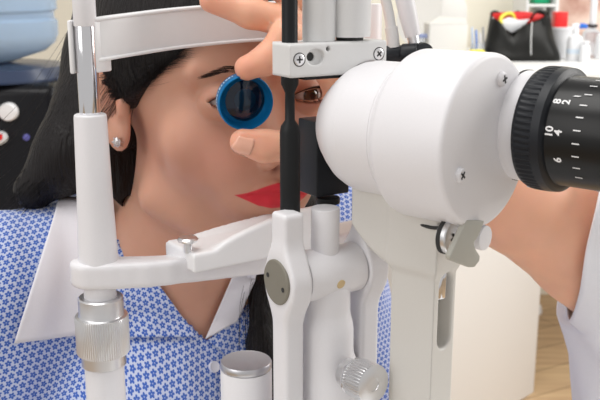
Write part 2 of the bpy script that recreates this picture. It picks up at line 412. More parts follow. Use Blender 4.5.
# ---- water dispenser on the left
Yw = 1.7
cx = xat(-10, 60, Yw); zt = zat(66, Yw)
wd = thing('water_dispenser', 'black water dispenser with round white knob behind the dark hair', 'water dispenser', (cx, Yw, 0))
blackg = mat('black_gloss_casing', (.008, .008, .010), .25, spec=.25)
hw = .155
bx('casing', cx-hw, cx+hw, Yw-.13, Yw+.2, 0, zt-.02, blackg, wd, .02)
lathe('bottle_collar', [(.15, 0), (.15, .004), (.135, .022), (.1, .026), (.0, .027)], (cx, Yw, zt-.02), UP, mat('dark_blue_collar', (.03, .045, .09), .25), wd)
kx, kz = xat(8, 112, Yw-.14), zat(112, Yw-.14)
lathe('white_knob', [(.016, 0), (.016, .012), (.014, .016), (0, .017)], (kx, Yw-.13, kz), (0, -1, 0), plasticw, wd)
tp = lathe('tap', [(.011, 0), (.011, .02), (.009, .03), (0, .031)], (xat(0, 137, Yw-.14), Yw-.13, zat(138, Yw-.14)), (0, -1, 0), plasticw, wd)
bx('red_button', xat(-1, 137, Yw-.16)-.006, xat(-1, 137, Yw-.16)+.006, Yw-.168, Yw-.158, zat(137, Yw-.16)-.004, zat(134, Yw-.16), redp, wd, .001)
lathe('blue_light', [(.006, 0), (.006, .003), (0, .004)], (xat(25, 138, Yw-.14), Yw-.13, zat(138, Yw-.14)), (0, -1, 0), mat('blue_lens', (.12, .12, .4), .2), wd, 20)
bm_ = mat('blue_water_bottle', (.50, .66, .86), .12, trans=.45, ior=1.25, spec=.7)
R = .128; pr_ = [(.03, -.0)]
pr_ = [(.045, .0), (.06, .006), (.105, .02), (.122, .035), (R, .05), (R, .075), (R-.006, .08), (R-.006, .09), (R, .095), (R, .13), (R-.007, .137), (R-.007, .15), (R, .157), (R, .30), (R-.02, .33), (0, .34)]
wb_ = thing('water_bottle', 'large translucent blue water bottle upturned on the black dispenser', 'bottle', (cx, Yw, zt+.012))
lathe('bottle_body', pr_, (cx, Yw, zt+.009), UP, bm_, wb_, 72)
lathe('neck', [(.04, -.0), (.04, .006), (.0, .006)], (cx, Yw, zt+.008), UP, mat('dark_blue_cap', (.02, .05, .25), .3), wb_, 40)

# ================================================================== INSTRUMENT TABLE (below the frame, carries everything)
ZT = .80
tb = thing('instrument_table', 'white instrument table under the slit lamp and chin rest', 'table', (.1, .45, 0))
bx('tabletop', -.16, .42, .22, .58, ZT-.03, ZT, lamw, tb, .006)
cyl('column', (.1, .42, .04), (.1, .42, ZT-.03), .035, lgrey, tb); bx('foot', -.15, .35, .25, .6, 0, .04, lgrey, tb, .01)

# ================================================================== CHIN REST FRAME
cr_ = thing('chin_rest_frame', 'white chin and forehead rest frame with chrome tube, in front of the patient', 'chin rest', (-.1174, .5, ZT))
X0, Y0 = P(95, 200, .5)[0], .5
def zp(py, Y=Y0): return P(95, py, Y)[2]
pt = lambda z: np.array([X0, Y0, z])
cyl('lower_post', pt(ZT), pt(zp(345)), rad(20.5, Y0), white, cr_)
r1 = rad(27.5, Y0); r2 = rad(23, Y0); zc0 = zp(357)
za, zb2, zc2, zd = zp(364), zp(352), zp(314), zp(296)
lathe('knurled_collar', [(r2*.95, 0), (r2, .0006), (r2, zb2-za), (r1*.97, zb2-za+.0004), (r1, zb2-za+.0012), (r1, zc2-za-.0012), (r1*.97, zc2-za-.0004), (r2+.0003, zc2-za), (r2, zc2-za+.0008), (r2, zd-za-.0008), (r2-.0008, zd-za), (rad(17, Y0), zd-za)], pt(za), UP, satin, cr_, teeth=(4, 5, 72, .0005))
cyl('neck_post', pt(zd-.002), pt(zp(283)), rad(16.5, Y0), white, cr_)
# upright sleeve, slightly conical, and the chrome tube above it
rs = rad(17, Y0)
lathe('upright_sleeve', [(rad(21, Y0), 0), (rad(20, Y0), .004), (rs*1.04, .04), (rs*.94, zp(114)-zp(262)-.002), (rs*.92, zp(114)-zp(262)-.0006), (rs*.86, zp(114)-zp(262)), (0, zp(114)-zp(262))], pt(zp(262)), UP, white, cr_)
cyl('chrome_tube', pt(zp(120)), pt(zp(24)), rad(10.3, Y0), chrome, cr_, bev=.0003)
cyl('top_sleeve', pt(zp(26)), pt(zp(-60)), rad(10.9, Y0), white, cr_, bev=.0003)
# chin bar: from the left post back along the frame to the right post
barF = [((93, 273), .50), ((120, 274), .502), ((165, 271), .508), ((215, 268), .53), ((262, 258), .555), ((310, 250), .585), ((366, 244), .62)]
bc = catmull([P(p[0], p[1], Y) for p, Y in barF], 10)
def strap(name, ctr, hh, dd, m, parent, prof=None, rr=.3):
    vs = []; fs = []; n = len(ctr); K = 24
    for i in range(n):
        t = unit(ctr[min(i+1, n-1)]-ctr[max(i-1, 0)]); t[2] = 0; t = unit(t); s_ = np.cross(UP, t)
        H = hh(i/(n-1)) if callable(hh) else hh; d_ = dd(i/(n-1)) if callable(dd) else dd
        e = 1
        if i == 0 or i == n-1: e = .7
        for k in range(K):
            a_ = 2*math.pi*k/K; c_, n_ = math.cos(a_), math.sin(a_)
            u_ = math.copysign(abs(c_)**rr, c_); v_ = math.copysign(abs(n_)**rr, n_)
            vs.append(ctr[i]+s_*u_*d_*e+UP*v_*H*e)
    for i in range(n-1):
        for k in range(K): k2 = (k+1) % K; fs.append((i*K+k, i*K+k2, (i+1)*K+k2, (i+1)*K+k))
    fs.append(tuple(range(K))[::-1]); fs.append(tuple((n-1)*K+k for k in range(K)))
    return autosm(mesh(name, vs, fs, m, parent), 50)
zbar = .5*(zp(259)+zp(284)); hb = .5*(zp(259)-zp(284))
for q_ in bc: pass
def barsdf(p):
    d = None
    pts = [np.append(b_[:2], 0) for b_ in bc[::4]]
    q = p.copy(); z = q[..., 2]-zbar_at(q); q[..., 2] = 0
    dd = chain(q, pts, [.0130]*len(pts), .001)
    r = .003; a_ = dd+r; b_ = np.abs(z)-hb+r
    return np.minimum(np.maximum(a_, b_), 0)+np.sqrt(np.maximum(a_, 0)**2+np.maximum(b_, 0)**2)-r
z_end = P(262, 260, .555)[2]
def zbar_at(q):
    t = np.clip((q[..., 1]-.5)/.055, 0, 1); return zbar+(z_end-zbar)*t
sdfobj('chin_bar', barsdf, (-.14, .47, zbar-.03), (.06, .65, zbar+.035), .0016, white, cr_)
# chin cup
def lin(p, i): return p[..., i]
cA = P(186, 250, .508); cA[2] = zbar+hb+.0012
tdir = unit((.82, .57, 0)); sdir = unit((.57, -.82, 0))
def cup(p):
    q = p-np.array(cA, p.dtype); a_ = q@np.array(tdir, p.dtype); b_ = q@np.array(sdir, p.dtype); z = q[..., 2]
    t = np.clip((a_-.012)/.056, 0, 1); prof_ = .003+.0180*(t**.75*(1-.15*t))*np.clip((a_-.002)/.016, 0, 1)**.8
    edge = np.clip((b_-.004)/.006, 0, 1); edge2 = np.clip((-b_-.014)/.008, 0, 1)*.45
    tz = .003+(prof_-.003)*np.maximum(edge, edge2)
    bx_ = np.maximum(np.abs(a_-.042)-.0445, np.abs(b_+.0035)-.018)
    return smax(smax(bx_, -z-.0085, .001), (z-tz)*.75, .0018)
sdfobj('chin_cup', cup, cA-np.array([.05, .05, .02]), cA+np.array([.11, .09, .04]), .0014, plasticw, cr_)
ph = P(188, 243, .503)
lathe('height_pin', [(.0026, 0), (.0026, .0055), (.0058, .0068), (.0062, .008), (.005, .0092), (0, .0096)], (ph[0], ph[1], cA[2]+.002), UP, satin, cr_, 32)
# right post of the frame, mostly hidden
Xr, Yr = P(366, 200, .62)[0], .62
cyl('upright_post', (Xr, Yr, ZT), (Xr, Yr, zbar_at(np.array([[0, .6, 0.]]))[0]+.16), .0085, white, cr_)
# forehead band
bp = [((77, 43), .500), ((100, 39), .503), ((130, 34.5), .518), ((170, 29), .538), ((210, 25), .553), ((250, 22), .563), ((290, 21), .573), ((330, 24), .590), ((366, 35), .617)]
bcn = catmull([P(p[0], p[1], Y) for p, Y in bp], 8)
strap('forehead_band', bcn, lambda t: .0110, .0026, plasticw, cr_, rr=.35)
low = [c_-UP*.0110+np.array([.57, -.82, 0])*.0004 for c_ in bcn]
strap('band_lip', np.array(low), .0011, .0034, plasticw, cr_, rr=.6)
sl = [c_+UP*.0110+np.array([.57, -.82, 0])*.0004 for c_ in bcn]
strap('band_lip', np.array(sl), .0011, .0034, plasticw, cr_, rr=.6)
ctop = P(86, 45, .5); obox('band_clip', ctop+np.array([-.0072, .001, -.001]), (unit((.1, .9, 0)), unit((-.9, .1, 0)), UP), (.010, .0024, .029), plasticw, cr_, .001)
obox('band_clip', ctop+np.array([.0078, .003, -.001]), (unit((.5, .8, 0)), unit((-.8, .5, 0)), UP), (.012, .003, .028), plasticw, cr_, .001)

# ================================================================== SLIT LAMP
sl_ = thing('slit_lamp', 'white slit lamp microscope with black eyepiece and illumination arm', 'slit lamp', (.04, .45, ZT))
h_ = unit((.84, .54, 0)); g_ = unit((.54, -.84, 0))
# black rod
XR, YR = P(290, 140, .46)[0], .46
zr = lambda py: P(290, py, YR)[2]
rr = rad(9, YR)
lathe('black_rod', [(rr*1.12, 0), (rr*1.12, zr(132)-zr(217)), (rr*1.0, zr(126)-zr(217)), (rr*.55, zr(120)-zr(217)), (rr*.52, zr(93)-zr(217)), (rr*.95, zr(84)-zr(217)), (rr*.98, zr(70)-zr(217)), (rr*.86, zr(66)-zr(217)), (rr*.84, zr(-80)-zr(217))], (XR, YR, zr(217)), UP, blackm, sl_, 40)
# clamp bracket around rod
uB = unit(P(390, 58, .50)-P(292, 58, .468)); uB[2] = 0; uB = unit(uB); vB = np.array([uB[1], -uB[0], 0])
o1 = P(291.5, 57.5, .449); 
def bl(px, py, Y): q = P(px, py, Y); return q
zt1, zb1 = P(330, 41, .47)[2], P(330, 74, .47)[2]; hB = zt1-zb1
base = np.array([o1[0], o1[1], 0])
def bracket(p):
    q = p-np.array([base[0], base[1], (zt1+zb1)/2], p.dtype); a_ = q@np.array(uB, p.dtype); b_ = q@np.array(vB, p.dtype); z = q[..., 2]
    d = np.maximum(np.maximum(-a_-.001, a_-.058), np.maximum(b_, -b_-.022))
    d = smax(d, (-a_*.75+b_*.66)-.0028, .0008)                # chamfered left front edge
    d = smax(d, np.abs(z)-hB/2, .0016)
    arc = np.sqrt((a_-.049)**2*.55+(z+.0145)**2)-.0125; arc = np.maximum(arc, -(b_+.010))
    d = smax(d, -arc, .001)
    hole = np.sqrt((a_-.0125)**2+(z-.0015)**2)-.0022; cs = np.sqrt((a_-.0140)**2*.6+(z-.0015)**2)-.0040; cs = np.maximum(cs, -(b_+.0022))
    d = smax(d, -hole, .0002); d = smax(d, -cs, .0006)
    h2 = np.sqrt((a_-.0215)**2+(z-.0052)**2)-.0012; d = smax(d, -h2, .0004)
    return d
cB = base+np.array([0, 0, (zt1+zb1)/2])
sdfobj('clamp_bracket', bracket, cB-np.array([.01, .02, .014]), cB+np.array([.07, .06, .014]), .0007, lgrey, sl_, newton=3)
def onB(a_, z, out=0): return cB+uB*a_+UP*z+vB*out
for a_, z_, rt in ((.0045, .0006, 0), (.0530, .0014, 40)):
    screw(onB(a_, z_), vB, .0030, sl_, satin, .14, rot=rt); lathe('screw_recess_shade', [(.0035, -.001), (.0035, .00012), (.0029, .00012)], onB(a_, z_), vB, gap, sl_, 32)  # dark ring paints the shade around each screw head
lathe('set_screw', [(.0021, -.004), (.0021, -.003), (0, -.003)], onB(.0125, .0015), vB, gap, sl_, 24)
cu = onB(.030, -hB/2-.0008); obox('dark_slide', cu-vB*.011, (uB, vB, UP), (.042, .018, .0016), blackm, sl_, .0003)
# lamp tubes standing on the bracket
c1 = onB(.0228, hB/2, -.011); c2 = onB(.0405, hB/2, -.009)
cyl('lamp_tube', c1, c1+UP*.12, rad(16, c1[1]), lgrey, sl_)
cyl('lamp_tube', c2+UP*.0018, c2+UP*.12, rad(20, c2[1]), lgrey, sl_); cyl('tube_gap_shade', c2-UP*.0003, c2+UP*.0028, rad(13, c2[1]), gap, sl_)  # dark spacer stands in for shade in the gap below the tube
# cables with connectors
Yc = .545
tube('power_cable', [P(374, -40, Yc), P(383, -10, Yc), P(388.5, 12, Yc), P(391, 28, Yc)], rad(5, Yc), lgrey, sl_)
tube('cable_sleeve', [P(391, 27, Yc), P(392.5, 36, Yc), P(393.5, 47, Yc)], [rad(6.2, Yc)]*3, lgrey, sl_)
tube('power_cable', [P(396, -40, Yc), P(402, -12, Yc), P(408, 14, Yc), P(413, 36, Yc)], [rad(8.8, Yc)]*3+[rad(7.5, Yc)], white, sl_)
tube('metal_ferrule', [P(412, 34, Yc), P(414.5, 46, Yc)], [rad(5.5, Yc)]*2, satin, sl_)
cyl('cable_connector', P(378, 55, Yc), P(403, 54, Yc), rad(8.5, Yc), blackp, sl_); cyl('cable_connector', P(402.5, 54, Yc-.001), P(418, 53.5, Yc-.004), rad(9.8, Yc), blackp, sl_)
kc = P(420, 55, Yc); lathe('round_joint', [(rad(11.5, Yc), -.01), (rad(12, Yc), -.009), (rad(12, Yc), .003), (rad(11, Yc), .005), (0, .0055)], kc, (.45, -.85, .1), blackp, sl_)
# mirror housing
mh = P(322, 168, .485)
ztop, zbot = P(322, 134, .485)[2], P(322, 200, .47)[2]
obox('mirror_housing', (mh[0]+.001, mh[1]+.004, (ztop+zbot)/2+.004), (unit((.84, .54, 0)), unit((-.54, .84, 0)), UP), (.0215, .019, ztop-zbot+.008), blackp, sl_, .0008)
cyl('housing_neck', P(328, 203, .482), P(328, 197, .482), rad(12, .482), blackm, sl_)
# hinge yokes, drum and column
C0 = P(277, 282, .447)
W = .0134
def yoke(p, s0, up=True):
    c = C0+h_*(s0+W/2); A = (h_, g_, UP)
    d = disc(p, c, h_, .0152, W/2, .002)
    lo_ = box(p, c-UP*.062, A, (W/2, .0072, .055), .003)
    d = smin(d, lo_, .012)
    if up:
        u_ = box(p, c+UP*.0245, A, (W/2*.98, .0070, .0125), .0022); d = smin(d, u_, .010)
    else:
        u_ = box(p, c+UP*.0255, A, (W/2*.8, .0052, .0185), .0015); d = smin(d, u_, .012)
    d = smax(d, np.abs((p-np.array(c, p.dtype))@np.array(h_, p.dtype))-W/2, .0022)
    return d
yk = lambda s0, up: (lambda p: yoke(p, s0, up))
sdfobj('hinge_arm', yk(0, True), C0+np.array([-.012, -.025, -.122]), C0+np.array([.03, .03, .045]), .0011, white, sl_)
sdfobj('hinge_arm', yk(.050, False), C0+h_*.05+np.array([-.012, -.025, -.122]), C0+h_*.05+np.array([.03, .03, .045]), .0011, white, sl_)
dc = lathe('disc_cap', [(.0122, -.001), (.0122, .0006), (.0117, .0010), (0, .0010)], C0, -h_, khaki, sl_, 64)
for s_ in (-1, 1):
    hc = C0-h_*.00105+unit(g_*.92-UP*.25)*s_*.0078
    o_ = lathe('cap_hole_shade', [(.0013, 0), (.0013, .0002), (0, .0002)], hc, -h_, gap, dc, 20); o_.matrix_parent_inverse = Matrix.Identity(4)  # flat dark disc on the cap, painted shade of a hole
ds = C0+h_*(W+.0004)
cyl('hinge_drum', ds, C0+h_*.0497, .0137, white, sl_, bev=.0008)
lathe('beige_plug', [(.0026, -.001), (.0026, .0003), (.002, .0006), (0, .0006)], ds+h_*.018+unit(g_*.97-UP*.25+h_*.0)*.0134, unit(g_*.97-UP*.25), plug, sl_, 24)
pu = ds+h_*.0165
cyl('mirror_post', pu+UP*.009, np.array([pu[0], pu[1], P(328, 199, .482)[2]]), rad(14.5, pu[1]), white, sl_)
cm = ds+h_*.018
def column(p):
    d = cap(p, cm-UP*.012, cm-UP*.14, .0128, .0128)
    b_ = cap(p, cm-UP*.034, cm-UP*.15, .0145, .0150); d = smin(d, b_, .004)
    k_ = cap(p, cm-UP*.068+h_*.008, cm-UP*.068+h_*.010+g_*.006, .0125, .012)
    k2 = cap(p, cm-UP*.068+h_*.008, cm-UP*.13+h_*.008, .0135, .0135)
    return smin(d, smin(k_, k2, .006), .012)
sdfobj('hinge_column', column, cm+np.array([-.03, -.035, -.13]), cm+np.array([.045, .035, 0]), .0013, white, sl_)
kf = P(374, 385, .432); kn = unit((.60, -.80, .05))
lathe('beige_plug', [(.0022, -.004), (.0022, .0004), (.0016, .0007), (0, .0007)], P(328, 376, .4515), (.2, -1, 0), plug, sl_, 24)
L_ = .0135
kb = lathe('knurled_knob', [(.0080, -.022), (.0080, -L_-.0002), (.0104, -L_), (.0108, -L_+.0006), (.0108, -.0012), (.0104, -.0004), (.0098, 0), (.0035, 0), (.0033, -.0005), (0, -.0005)], kf, kn, satin, sl_, teeth=(3, 4, 40, .0009))
o_ = lathe('knob_ring', [(.0098, -.0006), (.0104, -.0002), (.0104, .0006), (.0098, .001)], kf-kn*(L_+.0014), kn, chrome, kb, 48); o_.matrix_parent_inverse = Matrix.Identity(4)
sc = C0+h_*(.050-.0003)+UP*.031; screw(C0+h_*(.0500+W/2)+UP*.0365+g_*.0053, g_, .0026, sl_, mat('brass_screw', (.6, .5, .3), .35, 1), .25)

# ---- microscope body
ang = math.radians(49); n_ = np.array([math.sin(ang), -math.cos(ang), 0]); e_ = np.array([math.cos(ang), math.sin(ang), 0])
F0 = P(489, 142, .42); RB = rad(87, .42)
RF = RB*.81; Ln = .071; Lf = .0935
prof = [(0, 0), (RB-.0025, 0), (RB-.0012, .0003), (RB-.0003, .0012), (RB, .0025), (RB, Ln-.034)]
prof += [(RB-(RB-RF)*(t*t*(3-2*t)), Ln-.034+.010*t) for t in np.linspace(.15, 1, 8)]
prof += [(RF, Lf-.026), (RF-.0005, Lf-.022), (RF-.0025, Lf-.017), (RF-.006, Lf-.012), (RF-.0105, Lf-.0065), (RF-.014, Lf-.003), (RF-.0165, Lf-.001), (RF-.018, Lf), (.012, Lf), (.0115, Lf-.003), (0, Lf-.003)]
mb = lathe('microscope_body', prof, F0, -n_, white, sl_, 128, sq=50)
lathe('body_sleeve', [(RF, 0), (RF+.0004, .0003), (RF+.0004, .020), (RF, .0205)], F0-n_*(Ln-.0245), -n_, white, sl_, 128)
obl = lathe('objective_lens', [(.0118, 0), (.0118, .001), (.007, .0018), (0, .002)], F0-n_*(Lf-.003), -n_, mat('coated_glass', (.02, .02, .05), .03, coat=1), sl_, 48)
def onface(px, py):
    d = ray(px, py); t = ((F0-CAM)@n_)/(d@n_); return CAM+d*t
for px, py, rt in ((501, 79, 20), (459, 175, 50), (531, 181, 10)): screw(onface(px, py), n_, .0035, sl_, white, .6, rot=rt)
# eyepiece
E0 = onface(524.5, 125.5)
rC = .0275
nE = unit(n_+np.array([-.03, 0, .0]))
lathe('eyepiece_seat', [(rC+.0003, -.001), (rC+.0003, .0002), (rC, .0002)], E0, nE, gap, sl_, 96)
lathe('eyepiece_sleeve', [(rC, 0), (rC, .008), (rC-.001, .0095), (rC-.002, .010)], E0, nE, white, sl_, 96)
rK = .0303; k0 = .0085
ep = lathe('eyepiece_focus_ring', [(rK-.004, k0), (rK-.0008, k0+.0004), (rK, k0+.0022), (rK+.0002, k0+.0042), (rK+.0002, k0+.0098), (rK+.0002, k0+.0105), (rK-.0002, k0+.0145), (rK-.0018, k0+.0155), (rK-.0035, k0+.0160)], E0, nE, blackp, sl_, teeth=(3, 4, 64, .0007))
rB = rK-.0035; b0 = k0+.0160
lathe('eyepiece_barrel', [(rB, b0), (rB-.0002, b0+.0004), (rB-.0004, b0+.030), (rB-.001, b0+.0302), (rB-.001, b0+.045), (rB-.004, b0+.046), (rB-.006, b0+.046), (0, b0+.043)], E0, nE, blackd, sl_, 96)
# markings on the barrel
uE, vE, _ = basis(nE)
def onbar(phi, z, r): return E0+nE*z+(uE*math.cos(phi)+vE*math.sin(phi))*r
# angle whose surface point faces the camera
phis = np.linspace(0, 2*math.pi, 721)
dots = [((CAM-onbar(f, b0+.01, rB))@(uE*math.cos(f)+vE*math.sin(f))) for f in phis]; phc = phis[int(np.argmax(dots))]
up_sign = 1 if onbar(phc+.3, b0, rB)[2] > onbar(phc, b0, rB)[2] else -1
def mark(phi0, z, w_, hgt, skew=0):
    vs = []; K = 6
    for i in range(K+1):
        f = phi0+up_sign*(-.5+i/K)*hgt/rB
        for s_ in (-.5, .5): vs.append(onbar(f, z+s_*w_+skew*(i/K-.5), rB+.00012))
    return vs, [(2*i, 2*i+1, 2*i+3, 2*i+2) for i in range(K)]
def textmark(txt, phi0, z, size):
    cu_ = D.curves.new('t', 'FONT'); cu_.body = txt; cu_.size = size; cu_.align_x = 'CENTER'; cu_.align_y = 'CENTER'; cu_.offset = size*.03; cu_.resolution_u = 4
    o_ = D.objects.new('t', cu_); C.objects.link(o_); dg = bpy.context.evaluated_depsgraph_get(); me = D.meshes.new_from_object(o_.evaluated_get(dg))
    vs = []
    for v in me.vertices:   # text runs around the barrel, its up side toward the microscope
        vs.append(onbar(phi0+up_sign*(v.co.x)/rB, z-v.co.y, rB+.00013))
    fs = [tuple(p.vertices) for p in me.polygons]; D.objects.remove(o_); return vs, fs
allv = []; allf = []
def addm(vf):
    k = len(allv); allv.extend(vf[0]); allf.extend([tuple(i+k for i in f) for f in vf[1]])
st = .0054/rB*2
for i in range(-4, 6): addm(mark(phc+up_sign*(.02+i*.225), b0+.0155, .0036, .00055))
addm(mark(phc+up_sign*.64, b0+.0108, .0030, .0006, .001))
for txt, f, z in (('10', -.05, .0024), ('4', -.05, .0068), ('8', .50, .0026), ('2', .50, .0070), ('6', -.54, .0068)):
    addm(textmark(txt, phc+up_sign*f, b0+z, .0052))
mk = mesh('scale_marking', allv, allf, paint, sl_, False)
# second eyepiece tube, lower right behind the first
E1 = F0+e_*.087-UP*.011
lathe('second_eyepiece', [(.021, -.045), (.021, .012), (.0205, .0126), (.0225, .013), (.0225, .030), (.018, .032), (0, .032)], E1, n_, white, sl_, 80)
obox('prism_housing', F0+e_*.052-n_*.035-UP*.002, (e_, n_, UP), (.07, .03, .03), white, sl_, .004)

# ---- carrier bracket and column under the microscope
K0 = P(434, 300, .425)
zA, zB_ = P(434, 268, .425)[2], P(434, 205, .425)[2]
AA = (n_, e_, UP)
colH = (K0[2]-.0)-ZT
def carrier(p):
    q = p-np.array(K0, p.dtype); a_ = q@np.array(n_, p.dtype); b_ = q@np.array(e_, p.dtype); z = p[..., 2]
    # column: a in [-.027, 0], b in [0,.019]
    col = np.maximum(np.abs(a_+.0133)-.0133, np.abs(b_-.0105)-.0105)
    col = smax(col, z-zB_, .002); col = np.maximum(col, ZT+.003-z)
    head = np.maximum(np.maximum(a_-.001, -a_-.052), np.abs(b_-.0155)-.0165)
    cut = (zA-.004)+np.clip((-a_-.028)/.024, 0, 1)**1.5*.016-z
    head = smax(head, cut, .003); head = smax(head, z-(zB_+.004), .001)
    d = smin(smax(col, col-0, .001), head, .004)
    # slot through the right-hand face
    sz0, sz1 = P(446, 280, .425)[2], P(446, 354, .425)[2]
    zz = z-(sz0+sz1)/2; zc_ = np.clip(zz, -(sz0-sz1)/2+.0055, (sz0-sz1)/2-.0055)
    slot = np.sqrt((b_-.0115)**2+(zz-zc_)**2)-.0062; slot = np.maximum(slot, -(a_+.022))
    return smax(d, -slot, .0012)
sdfobj('microscope_carrier', carrier, (K0[0]-.05, K0[1]-.01, ZT), (K0[0]+.04, K0[1]+.09, zB_+.006), .0011, cream, sl_, newton=3)
pin = K0-n_*.0075+e_*.0135; cyl('chrome_spindle', (pin[0], pin[1], P(446, 303, .43)[2]), (pin[0], pin[1], P(446, 270, .43)[2]), .0055, chrome, sl_)
bx('base', -.02, .14, .40, .56, ZT, ZT+.035, white, sl_, .01)
# clamp disc with cross screw, lever
dd0 = P(453, 237, .4135); dn = unit(n_+.22*UP*0)
dk = lathe('clamp_disc', [(.0085, -.0045), (.0085, .0), (.0080, .0006), (.0046, .0006), (.0046, .0003), (.0042, .0003), (0, .0007)], dd0, dn, satin, sl_, 56)
lathe('dark_washer', [(.0089, -.0042), (.0089, -.0022), (.008, -.002)], dd0, dn, gap, sl_, 56)
u_, v_, _ = basis(dn)
for a_ in (35, 125):
    A_ = u_*math.cos(math.radians(a_))+v_*math.sin(math.radians(a_)); Bv = np.cross(dn, A_)
    o_ = obox('screw_slot_shade', dd0+dn*.0008, (A_, Bv, dn), (.0046, .0010, .0003), gap, dk, 0); o_.matrix_parent_inverse = Matrix.Identity(4)  # dark bar paints the shade of the cross slot
lev = [(464, 220), (482, 221), (476, 236), (471.5, 243), (473, 249), (477.5, 256), (477, 261), (472, 267.5), (467, 267.5), (447.5, 260), (447, 256)]
extrude('clamp_lever', [P(x+3, y, .405+.0004*(x-460)) for x, y in lev], n_*-.0030, tan, sl_, .0007, 3)
cyl('lever_pivot', P(475, 236, .425), P(475, 236, .425)+n_*.006, .0062, white, sl_)
tube('thin_wire', [P(408, 219, .44), P(420, 224, .431), P(431, 227.5, .425), P(444, 228, .42)], .0009, gap, sl_, 8)
tv = P(443.5, 214, .4205); obox('slit_line', tv, AA, (.0006, .0006, .007), gap, sl_, 0)

# ---- grip post with metal cap between collar and yoke
gq = P(246, 361, .475)
gp = thing('grip_post', 'white round post with brushed metal cap left of the hinge arm', 'post', (gq[0], .475, ZT))
gr = rad(27, .475)
cyl('post_body', (gq[0], .475, ZT), (gq[0], .475, gq[2]-.004), gr, white, gp, bev=.001)
lathe('metal_cap', [(gr*.98, 0), (gr*1.0, .0006), (gr*1.0, .003), (gr*.96, .004), (gr*.93, .0038), (0, .0036)], (gq[0], .475, gq[2]-.0036), UP, mat('brushed_metal', (.6, .6, .62), .38, 1, bump=.1, bscale=300), gp)

# ================================================================== PATIENT
M0 = np.array([-.017, .578, P(271, 98, .578)[2]]); yaw = math.radians(35)
Ra = np.array([math.cos(yaw), math.sin(yaw), 0]); Fa = np.array([math.sin(yaw), -math.cos(yaw), 0])
def toL(p): q = (p-np.array(M0, p.dtype)); return np.stack([q@np.array(Ra, p.dtype), q@np.array(Fa, p.dtype), q[..., 2]], -1)*100
def toW(l): l = np.asarray(l, float)/100; return M0+l[..., 0:1]*Ra+l[..., 1:2]*Fa+l[..., 2:3]*UP
Wd = lambda *l: toW(np.array([l]))[0]
EX, EY = 3.1, -.1       # eye centre
BR = 1.22               # eyeball radius, centre at b = -BR+.1
def eyelid_cut(l):
    """positive outside of the almond opening"""
    x = np.abs(l[..., 0])-EX; z = l[..., 2]-EY
    k = np.clip(1-(x/1.42)**2, 0, 1)
    up = .41*k**.8+.03; lo = -.30*k**.8+.05
    mid = .04*x
    return np.maximum(np.maximum(z-mid-up, lo-(z-mid)), np.abs(x)-1.42)
def head(l):
    m = l.copy(); m[..., 0] = np.abs(m[..., 0])
    d = ell(l, (0, -9.2, 3.2), (7.0, 9.1, 8.6))
    d = smin(d, ell(l, (0, -5.2, -3.6), (5.7, 6.0, 7.0)), 1.5)
    d = smin(d, ell(l, (0, -5.0, 2.6), (5.6, 5.0, 4.6)), 1.5)
    d = smin(d, sph(l, (0, -1.0, -9.9), 1.55), 2.2)
    d = smin(d, cap(m, (.6, -1.4, -10.1), (5.0, -7.2, -7.4), 1.1, 1.2), 2.2)        # jaw line
    d = smin(d, sph(m, (4.1, -2.9, -3.0), 2.1), 1.8)                                # cheek
    d = smin(d, ell(m, (2.5, -.9, -4.4), (1.7, 1.5, 1.8)), 1.5)
    d = smin(d, cap(m, (.9, -.05, 1.5), (4.6, -1.8, 1.7), .75, .6), 1.1)            # brow
    d = smax(d, -ell(m, (EX+.0, .8, EY+.1), (1.75, 1.35, 1.25)), 1.0)               # socket
    d = smin(d, ell(m, (EX, -BR+.10, EY), (1.62, 1.40, 1.38)), .35)                 # lids
    d = smin(d, cap(l, (0, -.25, .8), (0, 1.75, -3.3), .55, .72), .9)               # nose bridge
    d = smin(d, sph(l, (0, 1.95, -3.55), .78), .5)
    d = smin(d, ell(m, (1.15, 1.05, -3.75), (.62, .85, .62)), .4)
    d = smax(d, -ell(m, (.55, 1.5, -4.35), (.33, .55, .35)), .25)
    d = smin(d, ell(l, (0, -.9, -6.5), (3.1, 1.9, 2.1)), 1.3)                       # mouth mound
    d = smax(d, -cap(l, (0, 1.75, -4.6), (0, 1.35, -5.4), .22, .25), .35)           # philtrum
    up = chain(m, [(0, 1.0, -5.66), (.55, 1.02, -5.58), (1.7, .60, -5.76), (3.0, -.35, -5.92)], [.34, .36, .28, .10], .15)
    lo = chain(m, [(0, .95, -6.50), (1.0, .80, -6.48), (2.0, .35, -6.28), (2.95, -.33, -5.98)], [.50, .48, .34, .10], .15)
    d = smin(d, up, .28); d = smin(d, lo, .3)
    cl = chain(m, [(0, 1.5, -6.00), (1.6, 1.15, -5.96), (3.15, .05, -5.94)], [.05, .05, .03], .05)
    d = smax(d, -cl, .14)
    # eye opening
    op = np.maximum(eyelid_cut(m)*.8, np.abs(m[..., 1]-.6)-1.6)
    d = smax(d, -op, .10)
    # ears
    A = np.array([[.94, .34, 0], [-.32, .90, .28], [.09, -.26, .96]])
    e = ell(m, (7.35, -9.1, -.6), (.55, 1.75, 3.0), A); e = smin(e, ell(m, (7.2, -8.3, -3.0), (.42, .85, 1.0), A), .5)
    e = smax(e, -ell(m, (7.75, -8.35, -.1), (.55, .95, 1.7), A), .25); e = smin(e, cap(m, (7.3, -7.75, -.6), (7.2, -7.6, -1.4), .22, .3), .3)
    return smin(d, e, .45)
NB = (0, -14.5, -14.5)
